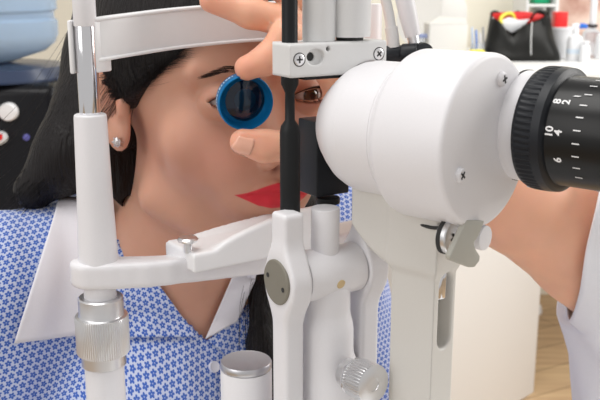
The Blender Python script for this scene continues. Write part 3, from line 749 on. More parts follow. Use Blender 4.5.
def torso(l):
    m = l.copy(); m[..., 0] = np.abs(m[..., 0])
    d = ell(l, (0, -15.6, -29), (14.8, 9.6, 17.5))
    d = smin(d, ell(l, (0, -15.6, -44), (13.5, 9.5, 14)), 4)
    d = smin(d, cap(m, (3, -16.3, -12.9), (14.8, -15.8, -14.6), 4.0, 4.3), 4.5)
    d = smin(d, ell(m, (6.6, -8.6, -26.5), (5.6, 4.6, 5.8)), 3)
    d = smin(d, chain(m, [(15.0, -15.8, -15.0), (18.2, -14.5, -30), (18.0, -12.0, -40)], [5.1, 4.4, 4.1], 1), 1.6)
    return d
def arms(l):
    m = l.copy(); m[..., 0] = np.abs(m[..., 0])
    return chain(m, [(18.0, -12, -40), (16.5, -7, -43.5)], [4.0, 3.4], 1)
def neckf(l):
    return chain(l, [(0, -9.3, -6.5), (0, -12.0, -12), (0, -14.8, -17.5)], [5.1, 4.9, 5.6], 2)
def person(p):
    l = toL(p); d = smin(head(l), neckf(l), 2.0); d = smin(d, torso(l), 3.0)
    cl = chain(np.stack([np.abs(l[..., 0]), l[..., 1], l[..., 2]], -1), [(1.5, -9.1, -16.9), (7, -10.6, -15.6), (14, -13.5, -13.6)], [.8, .7, .8], .5)
    d = smin(d, cl, 1.2)
    return d/100
pe = thing('person', 'woman patient with black hair resting her face in the frame, blue flowered shirt', 'person', Wd(0, -15, -55))
def skinmat(nm, lip=True, base=(.66, .245, .125)):
    m = mat(nm, base, .40, sss=.35, spec=.38, bump=.22, bscale=1300); nt = m.node_tree; b = nt.nodes['Principled BSDF']
    at = nt.nodes.new('ShaderNodeAttribute'); at.attribute_name = 'skin_tone'
    n2 = nt.nodes.new('ShaderNodeTexNoise'); n2.inputs['Scale'].default_value = 45; n2.inputs['Detail'].default_value = 5
    tc = [n for n in nt.nodes if n.type == 'TEX_COORD'][0]; nt.links.new(tc.outputs['Object'], n2.inputs[0])
    r_ = nt.nodes.new('ShaderNodeMapRange'); r_.inputs[3].default_value = .90; r_.inputs[4].default_value = 1.08; nt.links.new(n2.outputs['Fac'], r_.inputs[0])
    mu = nt.nodes.new('ShaderNodeVectorMath'); mu.operation = 'SCALE'; nt.links.new(at.outputs['Color'], mu.inputs[0]); nt.links.new(r_.outputs[0], mu.inputs['Scale'])
    nt.links.new(mu.outputs[0], b.inputs['Base Color'])
    return m
skin = skinmat('skin')
v, q = nets(person, Wd(0, -12, -24)-np.array([.27, .25, .30]), Wd(0, -12, -24)+np.array([.27, .25, .38]), .0030, newton=1)
# finer head on the same field: whole figure is one mesh, the face band is re-meshed by subdividing
body = npmesh('body', v, q, skin, pe)
sm = None
bm = bmesh.new(); bm.from_mesh(body.data)
for it in range(1):
    l_ = toL(np.array([v_.co[:] for v_ in bm.verts])); ok_ = (l_[:, 1] > -6.5) & (l_[:, 2] > -12.5) & (l_[:, 2] < 5) & (l_[:, 0] < 6) & (l_[:, 0] > -7)
    es = [e for e in bm.edges if ok_[e.verts[0].index] and ok_[e.verts[1].index]]
    bmesh.ops.subdivide_edges(bm, edges=es, cuts=1, use_grid_fill=True)
for it in range(2):
    bmesh.ops.triangulate(bm, faces=[f for f in bm.faces if len(f.verts) > 4])
    bm.verts.index_update(); l_ = toL(np.array([v_.co[:] for v_ in bm.verts])); ok_ = (l_[:, 1] > -2) & (l_[:, 2] > -7.6) & (l_[:, 2] < -4.9) & (abs(l_[:, 0]) < 3.8)
    es = [e for e in bm.edges if ok_[e.verts[0].index] and ok_[e.verts[1].index]]
    bmesh.ops.subdivide_edges(bm, edges=es, cuts=1, use_grid_fill=True)
bmesh.ops.triangulate(bm, faces=[f for f in bm.faces if len(f.verts) > 4])
bm.to_mesh(body.data); bm.free()
v = np.empty(len(body.data.vertices)*3, np.float32); body.data.vertices.foreach_get('co', v); v = v.reshape(-1, 3).astype(float)
for _ in range(3):
    fv = person(v); g = grad(person, v, .0006); gn = np.sqrt((g**2).sum(1)); v = v-(g/np.maximum(gn, .3)[:, None])*np.clip(fv/np.maximum(gn, .3), -.0012, .0012)[:, None]
body.data.vertices.foreach_set('co', v.astype(np.float32).ravel()); body.data.update()
for p_ in body.data.polygons: p_.use_smooth = True
l = toL(v); m = np.abs(l)
col = np.tile(np.array([.62, .335, .235]), (len(l), 1))
def sst(x, a, b): t = np.clip((x-a)/(b-a), 0, 1); return t*t*(3-2*t)
def blend(w_, c): global col; col = col*(1-w_[:, None])+np.array(c)*w_[:, None]
blend(.35*np.exp(-((m[:, 0]-4.3)**2/5+(l[:, 2]+3.6)**2/4)), (.62, .24, .18))
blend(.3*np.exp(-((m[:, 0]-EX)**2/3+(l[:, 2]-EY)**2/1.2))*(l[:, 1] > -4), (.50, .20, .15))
x = m[:, 0]; zu = np.interp(x, [0, .25, .6, 1.7, 2.5, 3.2], [-5.44, -5.32, -5.28, -5.56, -5.80, -5.93]); zl = np.interp(x, [0, .9, 1.8, 2.5, 3.2], [-7.02, -6.98, -6.72, -6.33, -5.95])
lip = sst(np.minimum(zu-l[:, 2], l[:, 2]-zl), -.04, .05)*(x < 3.2)*(l[:, 1] > -1.5)
blend(lip, (.66, .035, .055))
blend(.6*np.exp(-(((x-7.6)/.6)**2+((l[:, 1]+8.4)/.9)**2+((l[:, 2]+.3)/1.4)**2)), (.38, .09, .05))
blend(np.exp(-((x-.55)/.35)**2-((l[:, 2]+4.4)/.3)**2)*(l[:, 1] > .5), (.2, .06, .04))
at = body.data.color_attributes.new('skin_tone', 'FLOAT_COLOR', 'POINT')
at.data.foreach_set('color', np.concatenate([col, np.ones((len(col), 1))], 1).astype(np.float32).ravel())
# eyes
def eyemat():
    m = D.materials.new('eye'); m.use_nodes = True; b = m.node_tree.nodes['Principled BSDF']; b.inputs['Roughness'].default_value = .06; b.inputs['Coat Weight'].default_value = .6
    at = m.node_tree.nodes.new('ShaderNodeAttribute'); at.attribute_name = 'iris'; m.node_tree.links.new(at.outputs['Color'], b.inputs['Base Color']); return m
em = eyemat()
for sx in (-1, 1):
    c = np.array([sx*EX, -BR+.06, EY]); gz = unit((0.0-.06*sx, 1, .02)); u_, v_, _ = basis(gz)
    vs = []; cl_ = []; fs = []; nr, ns = 40, 48
    for i in range(nr+1):
        th = math.pi*i/nr*(.999)+.0005
        for k in range(ns):
            a_ = 2*math.pi*k/ns; dr = gz*math.cos(th)+(u_*math.cos(a_)+v_*math.sin(a_))*math.sin(th)
            rr_ = BR+(.06*max(0, 1-(th/.5)**2)); vs.append(Wd(*(c+dr*rr_)))
            sr = math.sin(th)*BR if th < 1.5 else 9
            cc = (.01, .008, .008) if sr < .22 else ((.10+.03*math.sin(a_*17), .04, .018) if sr < .52 else ((.03, .015, .01) if sr < .6 else (.75, .70, .68)))
            cl_.append((*cc, 1))
    for i in range(nr):
        for k in range(ns): k2 = (k+1) % ns; fs.append((i*ns+k, i*ns+k2, (i+1)*ns+k2, (i+1)*ns+k))
    eb = mesh('eye', vs, fs, em, pe); a2 = eb.data.color_attributes.new('iris', 'FLOAT_COLOR', 'POINT'); a2.data.foreach_set('color', np.array(cl_, np.float32).ravel())
# hair-like strands: one curve object with many splines, turned into a mesh part
def strands(name, lst, rad_, m, parent, res=4):
    cu_ = D.curves.new(name, 'CURVE'); cu_.dimensions = '3D'; cu_.bevel_depth = rad_; cu_.bevel_resolution = 0; cu_.resolution_u = 1; cu_.use_fill_caps = False
    for pts, taper in lst:
        sp = cu_.splines.new('POLY'); sp.points.add(len(pts)-1)
        for i, p_ in enumerate(pts):
            sp.points[i].co = (*map(float, p_), 1); t = i/(len(pts)-1); sp.points[i].radius = (1-taper*t**1.5) if taper >= 0 else min(1, t*2.2)*(1-.3*t)
    o_ = D.objects.new(name+'_c', cu_); C.objects.link(o_); dg = bpy.context.evaluated_depsgraph_get()
    me = D.meshes.new_from_object(o_.evaluated_get(dg)); me.name = name; D.objects.remove(o_); D.curves.remove(cu_)
    me.materials.clear(); return link(name, me, m, parent)
hairm = mat('black_hair', (.007, .005, .005), .45, spec=.32); browm = mat('brow_hair', (.035, .018, .012), .6)
def onskin(l0, f=person, out=0.0):
    """push a local point onto the surface along the face direction"""
    p = toW(np.atleast_2d(l0).astype(float))
    for _ in range(14): fv = f(p)-out; p = p-Fa*fv[:, None]*.9
    return p
for sx in (-1, 1):
    L_s = []
    for k in range(210):
        t = rng.random()**.8; x = 1.25+3.1*t; z = 1.45+.60*math.sin(min(t/.72, 1)*math.pi*.5)-1.3*max(0, t-.55)**1.3
        z += (rng.random()-.5)*.66*(1-.75*t)
        dx, dz = .62*(.45+.6*t), .28-.42*t; dx *= .9; 
        q0 = np.array([[sx*(x+dx*s), .5, z+dz*s] for s in (0, .5, 1)]); p_ = onskin(q0, out=.0003); p_[1] += Fa*.0003; p_[2] += Fa*.0006
        L_s.append((p_, .8))
    strands('eyebrow', L_s, .00013, browm, pe)
    L_s = []
    for k in range(64):
        t = k/63; x = -1.38+2.76*t; kk = max(0, 1-(x/1.42)**2); upz = EY+.04*x+.46*kk**.8+.05
        p0 = np.array([sx*(EX+x), -.02-.9*(abs(x)/1.42)**2*.5, upz])
        ln = .62+.25*t
        p_ = [Wd(*(p0+np.array([sx*.28*(t-.35)*s, ln*s*.9, .32*s*s*ln+.04*s]))) for s in (0, .4, .75, 1)]
        L_s.append((p_, .85))
    for k in range(40):
        t = k/39; x = -1.2+2.5*t; kk = max(0, 1-(x/1.42)**2); z = EY+.04*x-.30*kk**.8+.05
        p0 = np.array([sx*(EX+x), -.02-.9*(abs(x)/1.42)**2*.5, z]); p_ = [Wd(*(p0+np.array([sx*.2*(t-.3)*s, .42*s, -.22*s]))) for s in (0, .5, 1)]
        L_s.append((p_, .85))
    strands('eyelashes', L_s, .00024, hairm, pe)
# ---- hair
def HP(px, py, Y): return toL(P(px, py, Y)[None])[0]
fallL = [HP(120, 10, .70), HP(108, 60, .69), HP(95, 110, .675), HP(72, 152, .66), HP(34, 190, .652)]
fallL2 = [HP(116, 60, .67), HP(98, 110, .665), HP(80, 145, .655), HP(64, 170, .65)]
fallL2[-1] = HP(62, 176, .648)
fallR = [HP(300, 120, .76), HP(292, 200, .72), HP(262, 285, .668), HP(261, 345, .641), HP(262, 400, .617)]
def hairf(p):
    l = toL(p); m = l.copy(); m[..., 0] = np.abs(m[..., 0])
    d = ell(l, (0, -9.5, 3.1), (7.9, 9.9, 9.5))
    d = smin(d, ell(l, (0, -12.5, -3), (7.6, 6.4, 8.5)), 1.5)
    # keep the face free: hairline plane sweeping from the forehead to in front of the ear
    line = l[..., 1]-(-2.0+1.30*(np.clip(l[..., 2], -2.2, 7)-3.3))
    d = smax(d, line*.6, .5)
    earc = ell(m, (8.6, -8.7, -1.3), (2.0, 1.9, 2.6)); d = smax(d, -earc, .4)
    d = smax(d, np.minimum(l[..., 1]+11.2, -1.2-l[..., 2]), .5)
    under = (-3.2-l[..., 2])-.8*(-l[..., 1]-10); d = smax(d, np.where(l[..., 1] > -12, under, -5)*.7, .4)
    g = chain(l, fallL, [3.4, 3.2, 3.0, 2.7, 1.5], 1); g = smin(g, chain(l, fallL2, [2.2, 2.2, 2.0, 1.2], 1), 1.2)
    r_ = chain(l, fallR, [2.2, 1.9, 1.0, .95, .9], 1)
    d = smin(d, g, 1.5); d = smin(d, r_, 1)
    return d/100
hair = sdfobj('hair', hairf, Wd(0, -11, -6)-np.array([.24, .22, .30]), Wd(0, -11, -6)+np.array([.22, .24, .21]), .0035, hairm, pe, newton=1)
# directional relief on the hair: fine streaks running down
nt = hairm.node_tree; b = nt.nodes['Principled BSDF']; tc = [n for n in nt.nodes if n.type == 'TEX_COORD'][0]
mp = nt.nodes.new('ShaderNodeMapping'); mp.inputs['Scale'].default_value = (1, 1, .06); mp.inputs['Rotation'].default_value = (0, math.radians(-20), 0); n3 = nt.nodes.new('ShaderNodeTexNoise'); n3.inputs['Scale'].default_value = 420; n3.inputs['Detail'].default_value = 3
bp_ = nt.nodes.new('ShaderNodeBump'); bp_.inputs['Strength'].default_value = .9; bp_.inputs['Distance'].default_value = .002
nt.links.new(tc.outputs['Object'], mp.inputs[0]); nt.links.new(mp.outputs[0], n3.inputs[0]); nt.links.new(n3.outputs['Fac'], bp_.inputs['Height']); nt.links.new(bp_.outputs[0], b.inputs['Normal'])
def pushout(p, f, out):
    p = np.array(p, float)
    for _ in range(3):
        fv = f(p); g = grad(f, p, .001); g /= np.maximum(np.sqrt((g**2).sum(1)), .2)[:, None]
        dl = np.clip(out-fv, 0, .02); p = p+g*dl[:, None]
    return p
L_s = []
def guide(a, n=12): return catmull([np.array(x_) for x_ in a], n)
for k in range(900):                                                      # strands of the falling hair on the left
    t = rng.random(); A = [fallL[i]*(1-t)+fallL2[min(i, 3)]*t for i in range(5)]; A[4] = fallL[4]*(1-t)+fallL2[3]*t
    an = rng.random()*2*math.pi; r_ = 2.0*math.sqrt(rng.random())+.4
    off = np.array([math.cos(an)*r_, math.sin(an)*r_*.8, 0]); dr = rng.normal(0, .13, 3)
    P_ = [toW((a_+off*(1.1-.12*i)+dr*i*.6)[None])[0] for i, a_ in enumerate(A)]
    P_.append(P_[-1]+(P_[-1]-P_[-2])*rng.uniform(.1, .55))
    L_s.append((catmull(P_, 5), .5))
strands('hair_strands', L_s, .00035, hairm, pe); L_s = []
for k in range(14):                                                       # loose strands
    t = rng.random(); A = [fallL[i] for i in range(5)]; dr = rng.normal(0, .5, 3); o_ = np.array([-3.2-1.2*rng.random(), 1.5*rng.normal(), 0])
    P_ = [toW((a_+o_*(.55+.2*i)+dr*i*.7)[None])[0] for i, a_ in enumerate(A)]
    L_s.append((catmull(P_, 5), .3))
strands('hair_strands', L_s, .00013, hairm, pe)
L_s = []; TS = []
for sx in (-1, 1):                                                        # hairline and temple strands swept back
    for k in range(1300):
        z = rng.uniform(.6, 5.6); x = 0
        # start on skin near the hairline
        b0_ = -1.75+1.30*(z-3.3)
        a0 = sx*(7.0-.45*max(0, z)**1.1*rng.uniform(.5, 1.1))
        st_ = np.array([[a0, b0_+rng.normal(0, .30)+.55, z+rng.normal(0, .2)]])
        pts = [st_[0]+np.array([sx*.15*s, -1.05*s*1.3, -.28*s+.0*s*s])+rng.normal(0, .03, 3) for s in range(6)]
        TS.append(toW(np.array(pts)))
f_ = lambda pp: np.minimum(person(pp), hairf(pp))
p_ = np.concatenate(TS); p_ = p_ - grad(f_, p_, .001)*np.maximum(f_(p_), 0)[:, None]*.9; p_ = pushout(p_, f_, .0004)
for q_ in p_.reshape(-1, 6, 3): L_s.append((q_, -1))
for k in range(16):                                                       # wisps in front of the ear
    t = rng.random(); z0 = rng.uniform(-.2, 1.8); c_ = rng.normal(0, .12); P_ = [np.array([-6.2-.12*s, -7.2+.9*z0*.8-.25*s+c_*s*s*.3, z0-.55*s]) for s in range(6)]
    p_ = pushout(toW(np.array(P_)), person, .0004); L_s.append((p_, .7))
for k in range(34):                                                       # strands swept back over the ear
    q_ = [np.array([133, 60.]), np.array([118, 82.]), np.array([104, 106.]), np.array([94, 128.])]; dr = rng.normal(0, 1, 2); sp_ = rng.normal(0, 5)
    P_ = [P(c_[0]+sp_+dr[0]*i*1.5, c_[1]+sp_*.7+dr[1]*i*2, Y_) for i, (c_, Y_) in enumerate(zip(q_, (.592, .598, .606, .614)))]
    L_s.append((pushout(catmull(P_, 4), person, .0006), -1))
for k in range(70):                                                       # strands at the right side of the neck
    dr = rng.normal(0, .45, 3); P_ = [toW((a_+dr*(.6+.35*i)+np.array([-.8, .9, 0]))[None])[0] for i, a_ in enumerate(fallR)]
    L_s.append((catmull(P_, 5), .3))
strands('hair_wisps', L_s, .00015, hairm, pe)
# earring
ec = P(118, 142, .598); er = unit((-.5, -.85, 0))
dia = mat('crystal', (.9, .9, .92), .03, trans=.6, ior=2.0, spec=1)
E_ = []
jw = mesh('earring', *(lambda c, r: ([c+er*r*.9]+[c+(basis(er)[0]*math.cos(a_)+basis(er)[1]*math.sin(a_))*r*(.62 if j == 0 else 1)+er*r*(.75 if j == 0 else .25) for j in (0, 1) for a_ in np.linspace(0, 2*math.pi, 9)[:-1]]+[c-er*r*.8],
      [(0, 1+k, 1+(k+1) % 8) for k in range(8)]+[(1+k, 9+k, 9+(k+1) % 8, 1+(k+1) % 8) for k in range(8)]+[(9+k, 17, 9+(k+1) % 8) for k in range(8)]))(ec, .0034), dia, pe, False)
for k in range(6):
    a_ = k*math.pi/3; c = ec+(basis(er)[0]*math.cos(a_)+basis(er)[1]*math.sin(a_))*.0033+er*.001; o_ = cyl('prong', c-er*.003, c+er*.0012, .0006, chrome, jw, seg=10); o_.matrix_parent_inverse = Matrix.Identity(4)

# ---- shirt
def flowermat():
    m = D.materials.new('flowered_cotton'); m.use_nodes = True; nt = m.node_tree; N = nt.nodes.new; L = nt.links.new; b = nt.nodes['Principled BSDF']
    b.inputs['Roughness'].default_value = .85; b.inputs['Sheen Weight'].default_value = .2
    uv = N('ShaderNodeUVMap'); sp = N('ShaderNodeSeparateXYZ'); L(uv.outputs[0], sp.inputs[0])
    def mt(op, a, c=None, d=None):
        n = N('ShaderNodeMath'); n.operation = op
        for i, x_ in enumerate((a, c, d)):
            if x_ is None: continue
            if isinstance(x_, (int, float)): n.inputs[i].default_value = x_
            else: L(x_, n.inputs[i])
        return n.outputs[0]
    X_, Y_ = sp.outputs[0], sp.outputs[1]; SX, SY = 1.0, 1.732
    def flower(ox, oy, rot):
        x_ = mt('SUBTRACT', mt('SUBTRACT', X_, ox), mt('MULTIPLY', mt('ROUND', mt('DIVIDE', mt('SUBTRACT', X_, ox), SX)), SX))
        y_ = mt('SUBTRACT', mt('SUBTRACT', Y_, oy), mt('MULTIPLY', mt('ROUND', mt('DIVIDE', mt('SUBTRACT', Y_, oy), SY)), SY))
        r_ = mt('SQRT', mt('ADD', mt('MULTIPLY', x_, x_), mt('MULTIPLY', y_, y_)))
        th = mt('ADD', mt('ARCTAN2', y_, x_), rot)
        pet = mt('ADD', .26, mt('MULTIPLY', .22, mt('ABSOLUTE', mt('COSINE', mt('MULTIPLY', th, 2.5)))))
        f = mt('SMOOTH_MIN', mt('MULTIPLY', mt('SUBTRACT', pet, r_), 14), 1, .2); f = mt('MAXIMUM', f, 0)
        c_ = mt('GREATER_THAN', r_, .085); return mt('MULTIPLY', f, mt('ADD', mt('MULTIPLY', c_, .6), .4))
    f = mt('MAXIMUM', flower(0, 0, .3), flower(.5, .866, 1.1))
    mx = N('ShaderNodeMixRGB'); mx.inputs[1].default_value = (.56, .62, .80, 1); mx.inputs[2].default_value = (.035, .12, .50, 1); L(f, mx.inputs[0]); L(mx.outputs[0], b.inputs['Base Color'])
    return m
flm = flowermat(); collm = mat('white_cotton', (.82, .81, .86), .85, bump=.3, bscale=700)
def shirtf(p):
    l = toL(p)
    wr = .10*np.sin(l[..., 0]*.9+l[..., 2]*.35)*np.sin(l[..., 2]*.5+l[..., 0]*.2)+.05*np.sin(l[..., 0]*2.3-l[..., 2]*.8)
    return (smin(torso(l), chain(np.stack([np.abs(l[..., 0]), l[..., 1], l[..., 2]], -1), [(18.0, -12, -40), (16.8, -7, -43.5)], [4.2, 3.9], 1), 1.5)-.55-wr*.9)/100
v, q = nets(shirtf, Wd(0, -12, -32)-np.array([.27, .25, .24]), Wd(0, -12, -32)+np.array([.27, .25, .24]), .0045, newton=2)
l = toL(v)
vx = np.abs(l[:, 0]+1.3)-np.clip((l[:, 2]+19.0)*.62, -1, 9); cutv = (vx < 0) & (l[:, 1] > -15.5) & (l[:, 2] > -19.0)
neckr = np.sqrt(l[:, 0]**2+(l[:, 1]+14.5)**2); cutn = (neckr < 6.6) & (l[:, 2] > -17.5)
kill = cutv | cutn
q = q[~kill[q].any(1)]; used_ = np.unique(q); mp_ = -np.ones(len(v), int); mp_[used_] = np.arange(len(used_)); 
shirt = npmesh('shirt', v[used_], mp_[q], flm, pe)
def setuv(o, s=.56, rot=0.15):
    me = o.data; uvl = me.uv_layers.new(name='UVMap'); co_ = np.empty(len(me.vertices)*3); me.vertices.foreach_get('co', co_); l = toL(co_.reshape(-1, 3))
    a_ = l[:, 0]-.25*np.sign(l[:, 0])*0; U = (l[:, 0]*math.cos(rot)+l[:, 2]*math.sin(rot))/s; V = (-l[:, 0]*math.sin(rot)+l[:, 2]*math.cos(rot))/s
    dirs = l[:, 1]; U = U-(dirs+6)*.35*np.tanh(l[:, 0]/6)/s; V = V-.6*np.minimum(dirs+9, 0)/s
    li = np.empty(len(me.loops), np.int32); me.loops.foreach_get('vertex_index', li); uvl.data.foreach_set('uv', np.stack([U[li], V[li]], 1).astype(np.float32).ravel())
setuv(shirt)
sd = shirt.modifiers.new('cloth', 'SOLIDIFY'); sd.thickness = .0009; sd.offset = 1
allcloth = lambda p: np.minimum(shirtf(p), person(p))
def drape(name, poly, out, m, parent, n=26, f=None, rot=.15, curl=0):
    """a flap of cloth laid on the body: poly = 4 corner points (quad), optional bulged"""
    f = f or allcloth; A, B, C_, D_ = [np.array(p_, float) for p_ in poly]; vs = []; fs = []
    for j in range(n):
        for i in range(n):
            u_, w_ = i/(n-1), j/(n-1); p_ = (A*(1-u_)+B*u_)*(1-w_)+(D_*(1-u_)+C_*u_)*w_
            vs.append(ray(*p_))
    R_ = np.array(vs); t = np.full(len(R_), .45)
    for _ in range(60): t = t+(f(CAM+R_*t[:, None])-out)*.8
    t = np.minimum(t, .78)
    vs = CAM+R_*t[:, None]
    for j in range(n-1):
        for i in range(n-1): fs.append((j*n+i, j*n+i+1, (j+1)*n+i+1, (j+1)*n+i))
    o = mesh(name, vs, fs, m, parent)
    md = o.modifiers.new('s', 'SOLIDIFY'); md.thickness = .0012
    return o
def par(o): o.matrix_parent_inverse = Matrix.Identity(4); return o
o_ = par(drape('collar', [(60, 196), (112, 205), (84, 334), (14, 343)], .0045, collm, shirt))
o_ = par(drape('collar', [(236, 268), (262, 262), (236, 322), (205, 339)], .0040, collm, shirt))
o_ = par(drape('lapel', [(104, 262), (158, 283), (197, 337), (104, 338)], .0030, flm, shirt)); setuv(o_, rot=.6)
o_ = par(drape('lapel', [(262, 300), (262, 362), (226, 355), (207, 340)], .0022, flm, shirt)); setuv(o_, rot=-.4)
rr0 = ray(213, 367); t = .45
for _ in range(60): t += allcloth((CAM+rr0*t)[None])[0]*.8
bc_ = CAM+rr0*t; bn = grad(shirtf, bc_[None], .001)[0]; bn = unit(bn)
bt = par(lathe('button', [(.0043, -.002), (.0045, .0012), (.0041, .0022), (.0030, .0016), (0, .0016)], bc_+bn*.001, bn, mat('shell_button', (.75, .76, .85), .25), shirt, 32))

# ================================================================== EXAMINER: hand holding the lens, forearm, sleeve
ex = thing('examiner', 'examiner reaching in from the right with bare forearm, fingers pinching a blue lens', 'person', P(600, 320, .66))
ex.name = 'person'
Yh = .535
fm = [P(212, 0, .528), P(250, 13, .528), P(287, 22, .535), P(340, 50, .560)]
fr = [P(262, -16, .535), P(292, -8, .54), P(325, 15, .56), P(344, 60, .57)]
fi = [P(247, 68, .520), P(266, 60, .520), P(286, 36, .523), P(338, 62, .552)]
ft = [P(243, 142, .518), P(264, 146, .520), P(298, 146, .532), P(345, 122, .548), P(385, 118, .56)]
fk = [P(300, -30, .55), P(325, -8, .56), P(340, 22, .57), P(346, 70, .58)]
def hand(p):
    k = .004
    f1 = chain(p, fi, [.0072, .0082, .0088, .0105], k); f2 = chain(p, fm, [.0074, .0084, .0092, .0108], k)
    f3 = chain(p, fr, [.0070, .0080, .0088, .0105], k); f5 = chain(p, fk, [.0062, .007, .008, .0095], k)
    f4 = chain(p, ft, [.0078, .0092, .0100, .0125, .015], k)
    f4 = smax(f4, (p-np.array(ft[0], p.dtype))@np.array(unit((.15, -.92, .25)), p.dtype)-.0066, .004)
    fing = smin(smin(smin(f1, f2, .0012), f3, .0012), f5, .0012)
    palm = smin(cap(p, P(344, 60, .562), P(392, 126, .575), .015, .023), cap(p, P(342, 66, .575), P(392, 126, .585), .015, .023), .02)
    palm = smin(palm, cap(p, P(329, 66, .548), P(350, 96, .556), .0105, .013), .006)
    palm = smin(palm, cap(p, P(350, 112, .552), P(400, 122, .575), .013, .02), .015)
    d = smin(smin(fing, f4, .004), palm, .010)
    arm = chain(p, [P(400, 128, .580), P(440, 140, .595), P(515, 198, .62), P(585, 250, .65), P(640, 310, .675)], [.0265, .029, .0365, .0405, .038], .01)
    return smin(d, arm, .02)
hskin = skin
v, q = nets(hand, (-.09, .49, .95), (.36, .77, 1.34), .0022, newton=2)
hb_ = npmesh('body', v, q, hskin, ex)
col = np.tile(np.array([.86, .47, .32]), (len(v), 1))
def near(c, r): return np.exp(-((v-np.array(c))**2).sum(1)/(r*r))
for c in (fi[0], ft[0], fm[0]): blend(.45*near(c, .012), (.78, .26, .18))
for c in (fi[1], ft[1]): blend(.25*near(c, .008), (.75, .30, .22))
at = hb_.data.color_attributes.new('skin_tone', 'FLOAT_COLOR', 'POINT'); at.data.foreach_set('color', np.concatenate([col, np.ones((len(col), 1))], 1).astype(np.float32).ravel())
nailm = mat('finger_nail', (.86, .46, .33), .22, coat=.4)
# thumb nail: a small curved plate on the camera side of the tip
nc = P(243, 137, .512); ax_ = unit(ft[1]-ft[0])
def nail(c, ax, nrm_, ln, wd_):
    ax = unit(ax); nrm_ = unit(nrm_-ax*np.dot(ax, nrm_)); sd_ = np.cross(ax, nrm_); vs = []; n1, n2 = 9, 9
    for i in range(n1):
        for j in range(n2):
            u_ = -1+2*i/(n1-1); w_ = -1+2*j/(n2-1); k_ = math.sqrt(max(0, 1-.45*w_*w_)) if u_ < 0 else 1-.12*w_*w_
            pz = c+ax*u_*ln*k_+sd_*w_*wd_-nrm_*(w_*w_*wd_*.45+u_*u_*.0004); vs.append(pz)
    vs = pushout(np.array(vs), hand, .0003)
    o_ = mesh('nail', vs, [(i*n2+j, i*n2+j+1, (i+1)*n2+j+1, (i+1)*n2+j) for i in range(n1-1) for j in range(n2-1)], nailm, ex); md = o_.modifiers.new('s', 'SOLIDIFY'); md.thickness = .0005; return o_
nail(P(244, 145, .5135), ax_, np.array([-.15, -.75, -.5]), .0056, .0044)
# coat sleeve
sw = mat('white_coat_cotton', (.86, .86, .90), .85, bump=.3, bscale=500)
def sleeve():
    ctr = catmull([P(582, 240, .647), P(615, 275, .657), P(640, 330, .665), P(655, 400, .66), P(665, 470, .66)], 8); vs = []; fs = []; n = 64
    dl_ = unit(np.array([-.7, 0, -.7])); armd = unit(P(640, 310, .675)-P(515, 198, .62))
    for i, c in enumerate(ctr):
        t = i/(len(ctr)-1); w_ = min(1, i/14); ax = unit(armd*(1-w_)+w_*unit(ctr[min(i+1, len(ctr)-1)]-ctr[max(i-1, 0)]))
        u_ = unit(np.cross(ax, np.array([0, 1., 0]))); v_ = np.cross(ax, u_)
        for k in range(n):
            a_ = 2*math.pi*k/n; r_ = .0505+.014*t+.0022*math.sin(3*a_+6*t)+.0016*math.sin(7*a_+11*t)
            off = ax*((r_*float(np.dot(u_*math.cos(a_)+v_*math.sin(a_), .85*dl_+np.array([0, .75, 0])))+.002*math.sin(3*a_))*max(0, 1-i/10))
            vs.append(c+(u_*math.cos(a_)+v_*math.sin(a_))*r_+off)
    for i in range(len(ctr)-1):
        for k in range(n): k2 = (k+1) % n; fs.append((i*n+k, i*n+k2, (i+1)*n+k2, (i+1)*n+k))
    o = mesh('coat_sleeve', vs, fs, sw, ex); md = o.modifiers.new('s', 'SOLIDIFY'); md.thickness = .002; return o
cs_ = sleeve()
# ---- the blue lens held between thumb and index finger
LC = P(245, 102, .522); lnrm = unit((.28, -.93, -.10))
ln_ = thing('examination_lens', 'small round lens in a blue metal ring held between thumb and index finger', 'lens', LC)
rl = rad(27.5, .522)
lathe('blue_ring', [(rl*.80, -.0075), (rl*.93, -.0078), (rl*.965, -.0070), (rl*.965, -.0015), (rl*1.0, -.0008), (rl*1.0, .0022), (rl*.975, .0030), (rl*.945, .0030), (rl*.925, .0022), (rl*.925, .0), (rl*.78, -.0055), (rl*.72, -.0068), (rl*.80, -.0075)], LC, lnrm, blueal, ln_, 96)
bandv = []; bandf = []
u_, v_, _ = basis(lnrm)
for k in range(34):
    a_ = 2*math.pi*k/48+2.0; A_ = u_*math.cos(a_)+v_*math.sin(a_); T_ = np.cross(lnrm, A_); c = LC-lnrm*.0042+A_*(rl*.965+.0001); w1 = .0004+.0002*(k % 3); h1 = .0009+.0003*((k*7) % 2); i0 = len(bandv)
    bandv += [c-T_*w1-lnrm*h1, c+T_*w1-lnrm*h1, c+T_*w1+lnrm*h1, c-T_*w1+lnrm*h1]; bandf.append((i0, i0+1, i0+2, i0+3))
mesh('ring_marking', bandv, bandf, mat('pale_blue_print', (.5, .68, .85), .5), ln_, False)
gm = D.materials.new('lens_glass'); gm.use_nodes = True; gn = gm.node_tree; gn.nodes.remove(gn.nodes['Principled BSDF'])
g1 = gn.nodes.new('ShaderNodeBsdfTransparent'); g1.inputs[0].default_value = (.82, .62, .60, 1); g2 = gn.nodes.new('ShaderNodeBsdfGlossy'); g2.inputs['Roughness'].default_value = .04
g3 = gn.nodes.new('ShaderNodeMixShader'); g4 = gn.nodes.new('ShaderNodeFresnel'); g4.inputs[0].default_value = 1.6
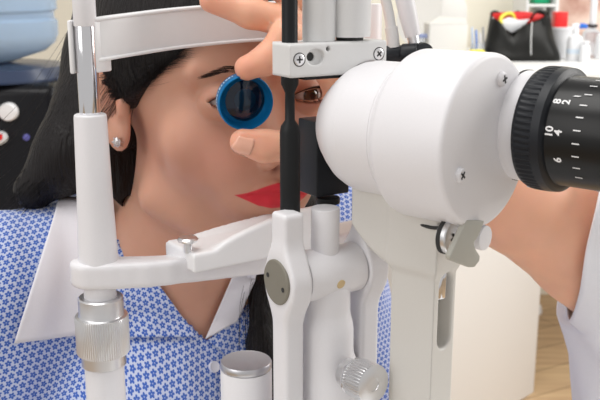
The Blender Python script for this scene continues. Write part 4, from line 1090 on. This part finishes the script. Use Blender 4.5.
gn.links.new(g4.outputs[0], g3.inputs[0]); gn.links.new(g1.outputs[0], g3.inputs[1]); gn.links.new(g2.outputs[0], g3.inputs[2]); gn.links.new(g3.outputs[0], gn.nodes['Material Output'].inputs[0])

u_, v_, _ = basis(lnrm); lc2 = LC-lnrm*.0052+u_*0+unit(np.cross(UP, lnrm))*rl*.11-UP*rl*.03; rg = rl*.75
vs = []; N_ = 72
for rr_, cc_, zz_ in ((rl*.92, LC-lnrm*.0005, 0), (rl*.86, LC-lnrm*.0040, 0), (rg, lc2, 0), (rg*.99, lc2-lnrm*.0015, 0)):
    for k in range(N_):
        a_ = 2*math.pi*k/N_; vs.append(cc_+(u_*math.cos(a_)+v_*math.sin(a_))*rr_)
mesh('refraction_ring', vs, [(i*N_+k, i*N_+(k+1) % N_, (i+1)*N_+(k+1) % N_, (i+1)*N_+k) for i in range(3) for k in range(N_)], blueal, ln_)  # added collar, set off-centre so its blue crescent imitates refraction in the glass
tt = np.linspace(0, 1, 12)[1:]
pf = [(0, .0014)]+[(rg*t_, .0014*(1-t_**2)) for t_ in tt]+[(rg*t_, -.0012-.0016*(1-t_**2)) for t_ in tt[::-1]]+[(0, -.0028)]
lathe('lens_glass', pf[::-1], lc2, lnrm, gm, ln_, 96)

def flat_text(txt, o, ux, uy, size, m, parent, out):
    cu_ = D.curves.new('t', 'FONT'); cu_.body = txt; cu_.size = size; cu_.resolution_u = 3
    o_ = D.objects.new('t', cu_); C.objects.link(o_); dg = bpy.context.evaluated_depsgraph_get(); me = D.meshes.new_from_object(o_.evaluated_get(dg)); D.objects.remove(o_)
    vs = [np.array(o)+ux*v.co.x+uy*v.co.y+out for v in me.vertices]; return mesh('number_mark', vs, [tuple(p.vertices) for p in me.polygons], m, parent, False)
dR = ray(427, 210); aT = K0-n_*0; tR = ((K0-e_*.001-CAM)@e_)/(dR@e_)
flat_text('1A', CAM+dR*tR, n_, UP, .0040, mat('grey_engraving', (.38, .37, .37), .7), sl_, -e_*.00012)
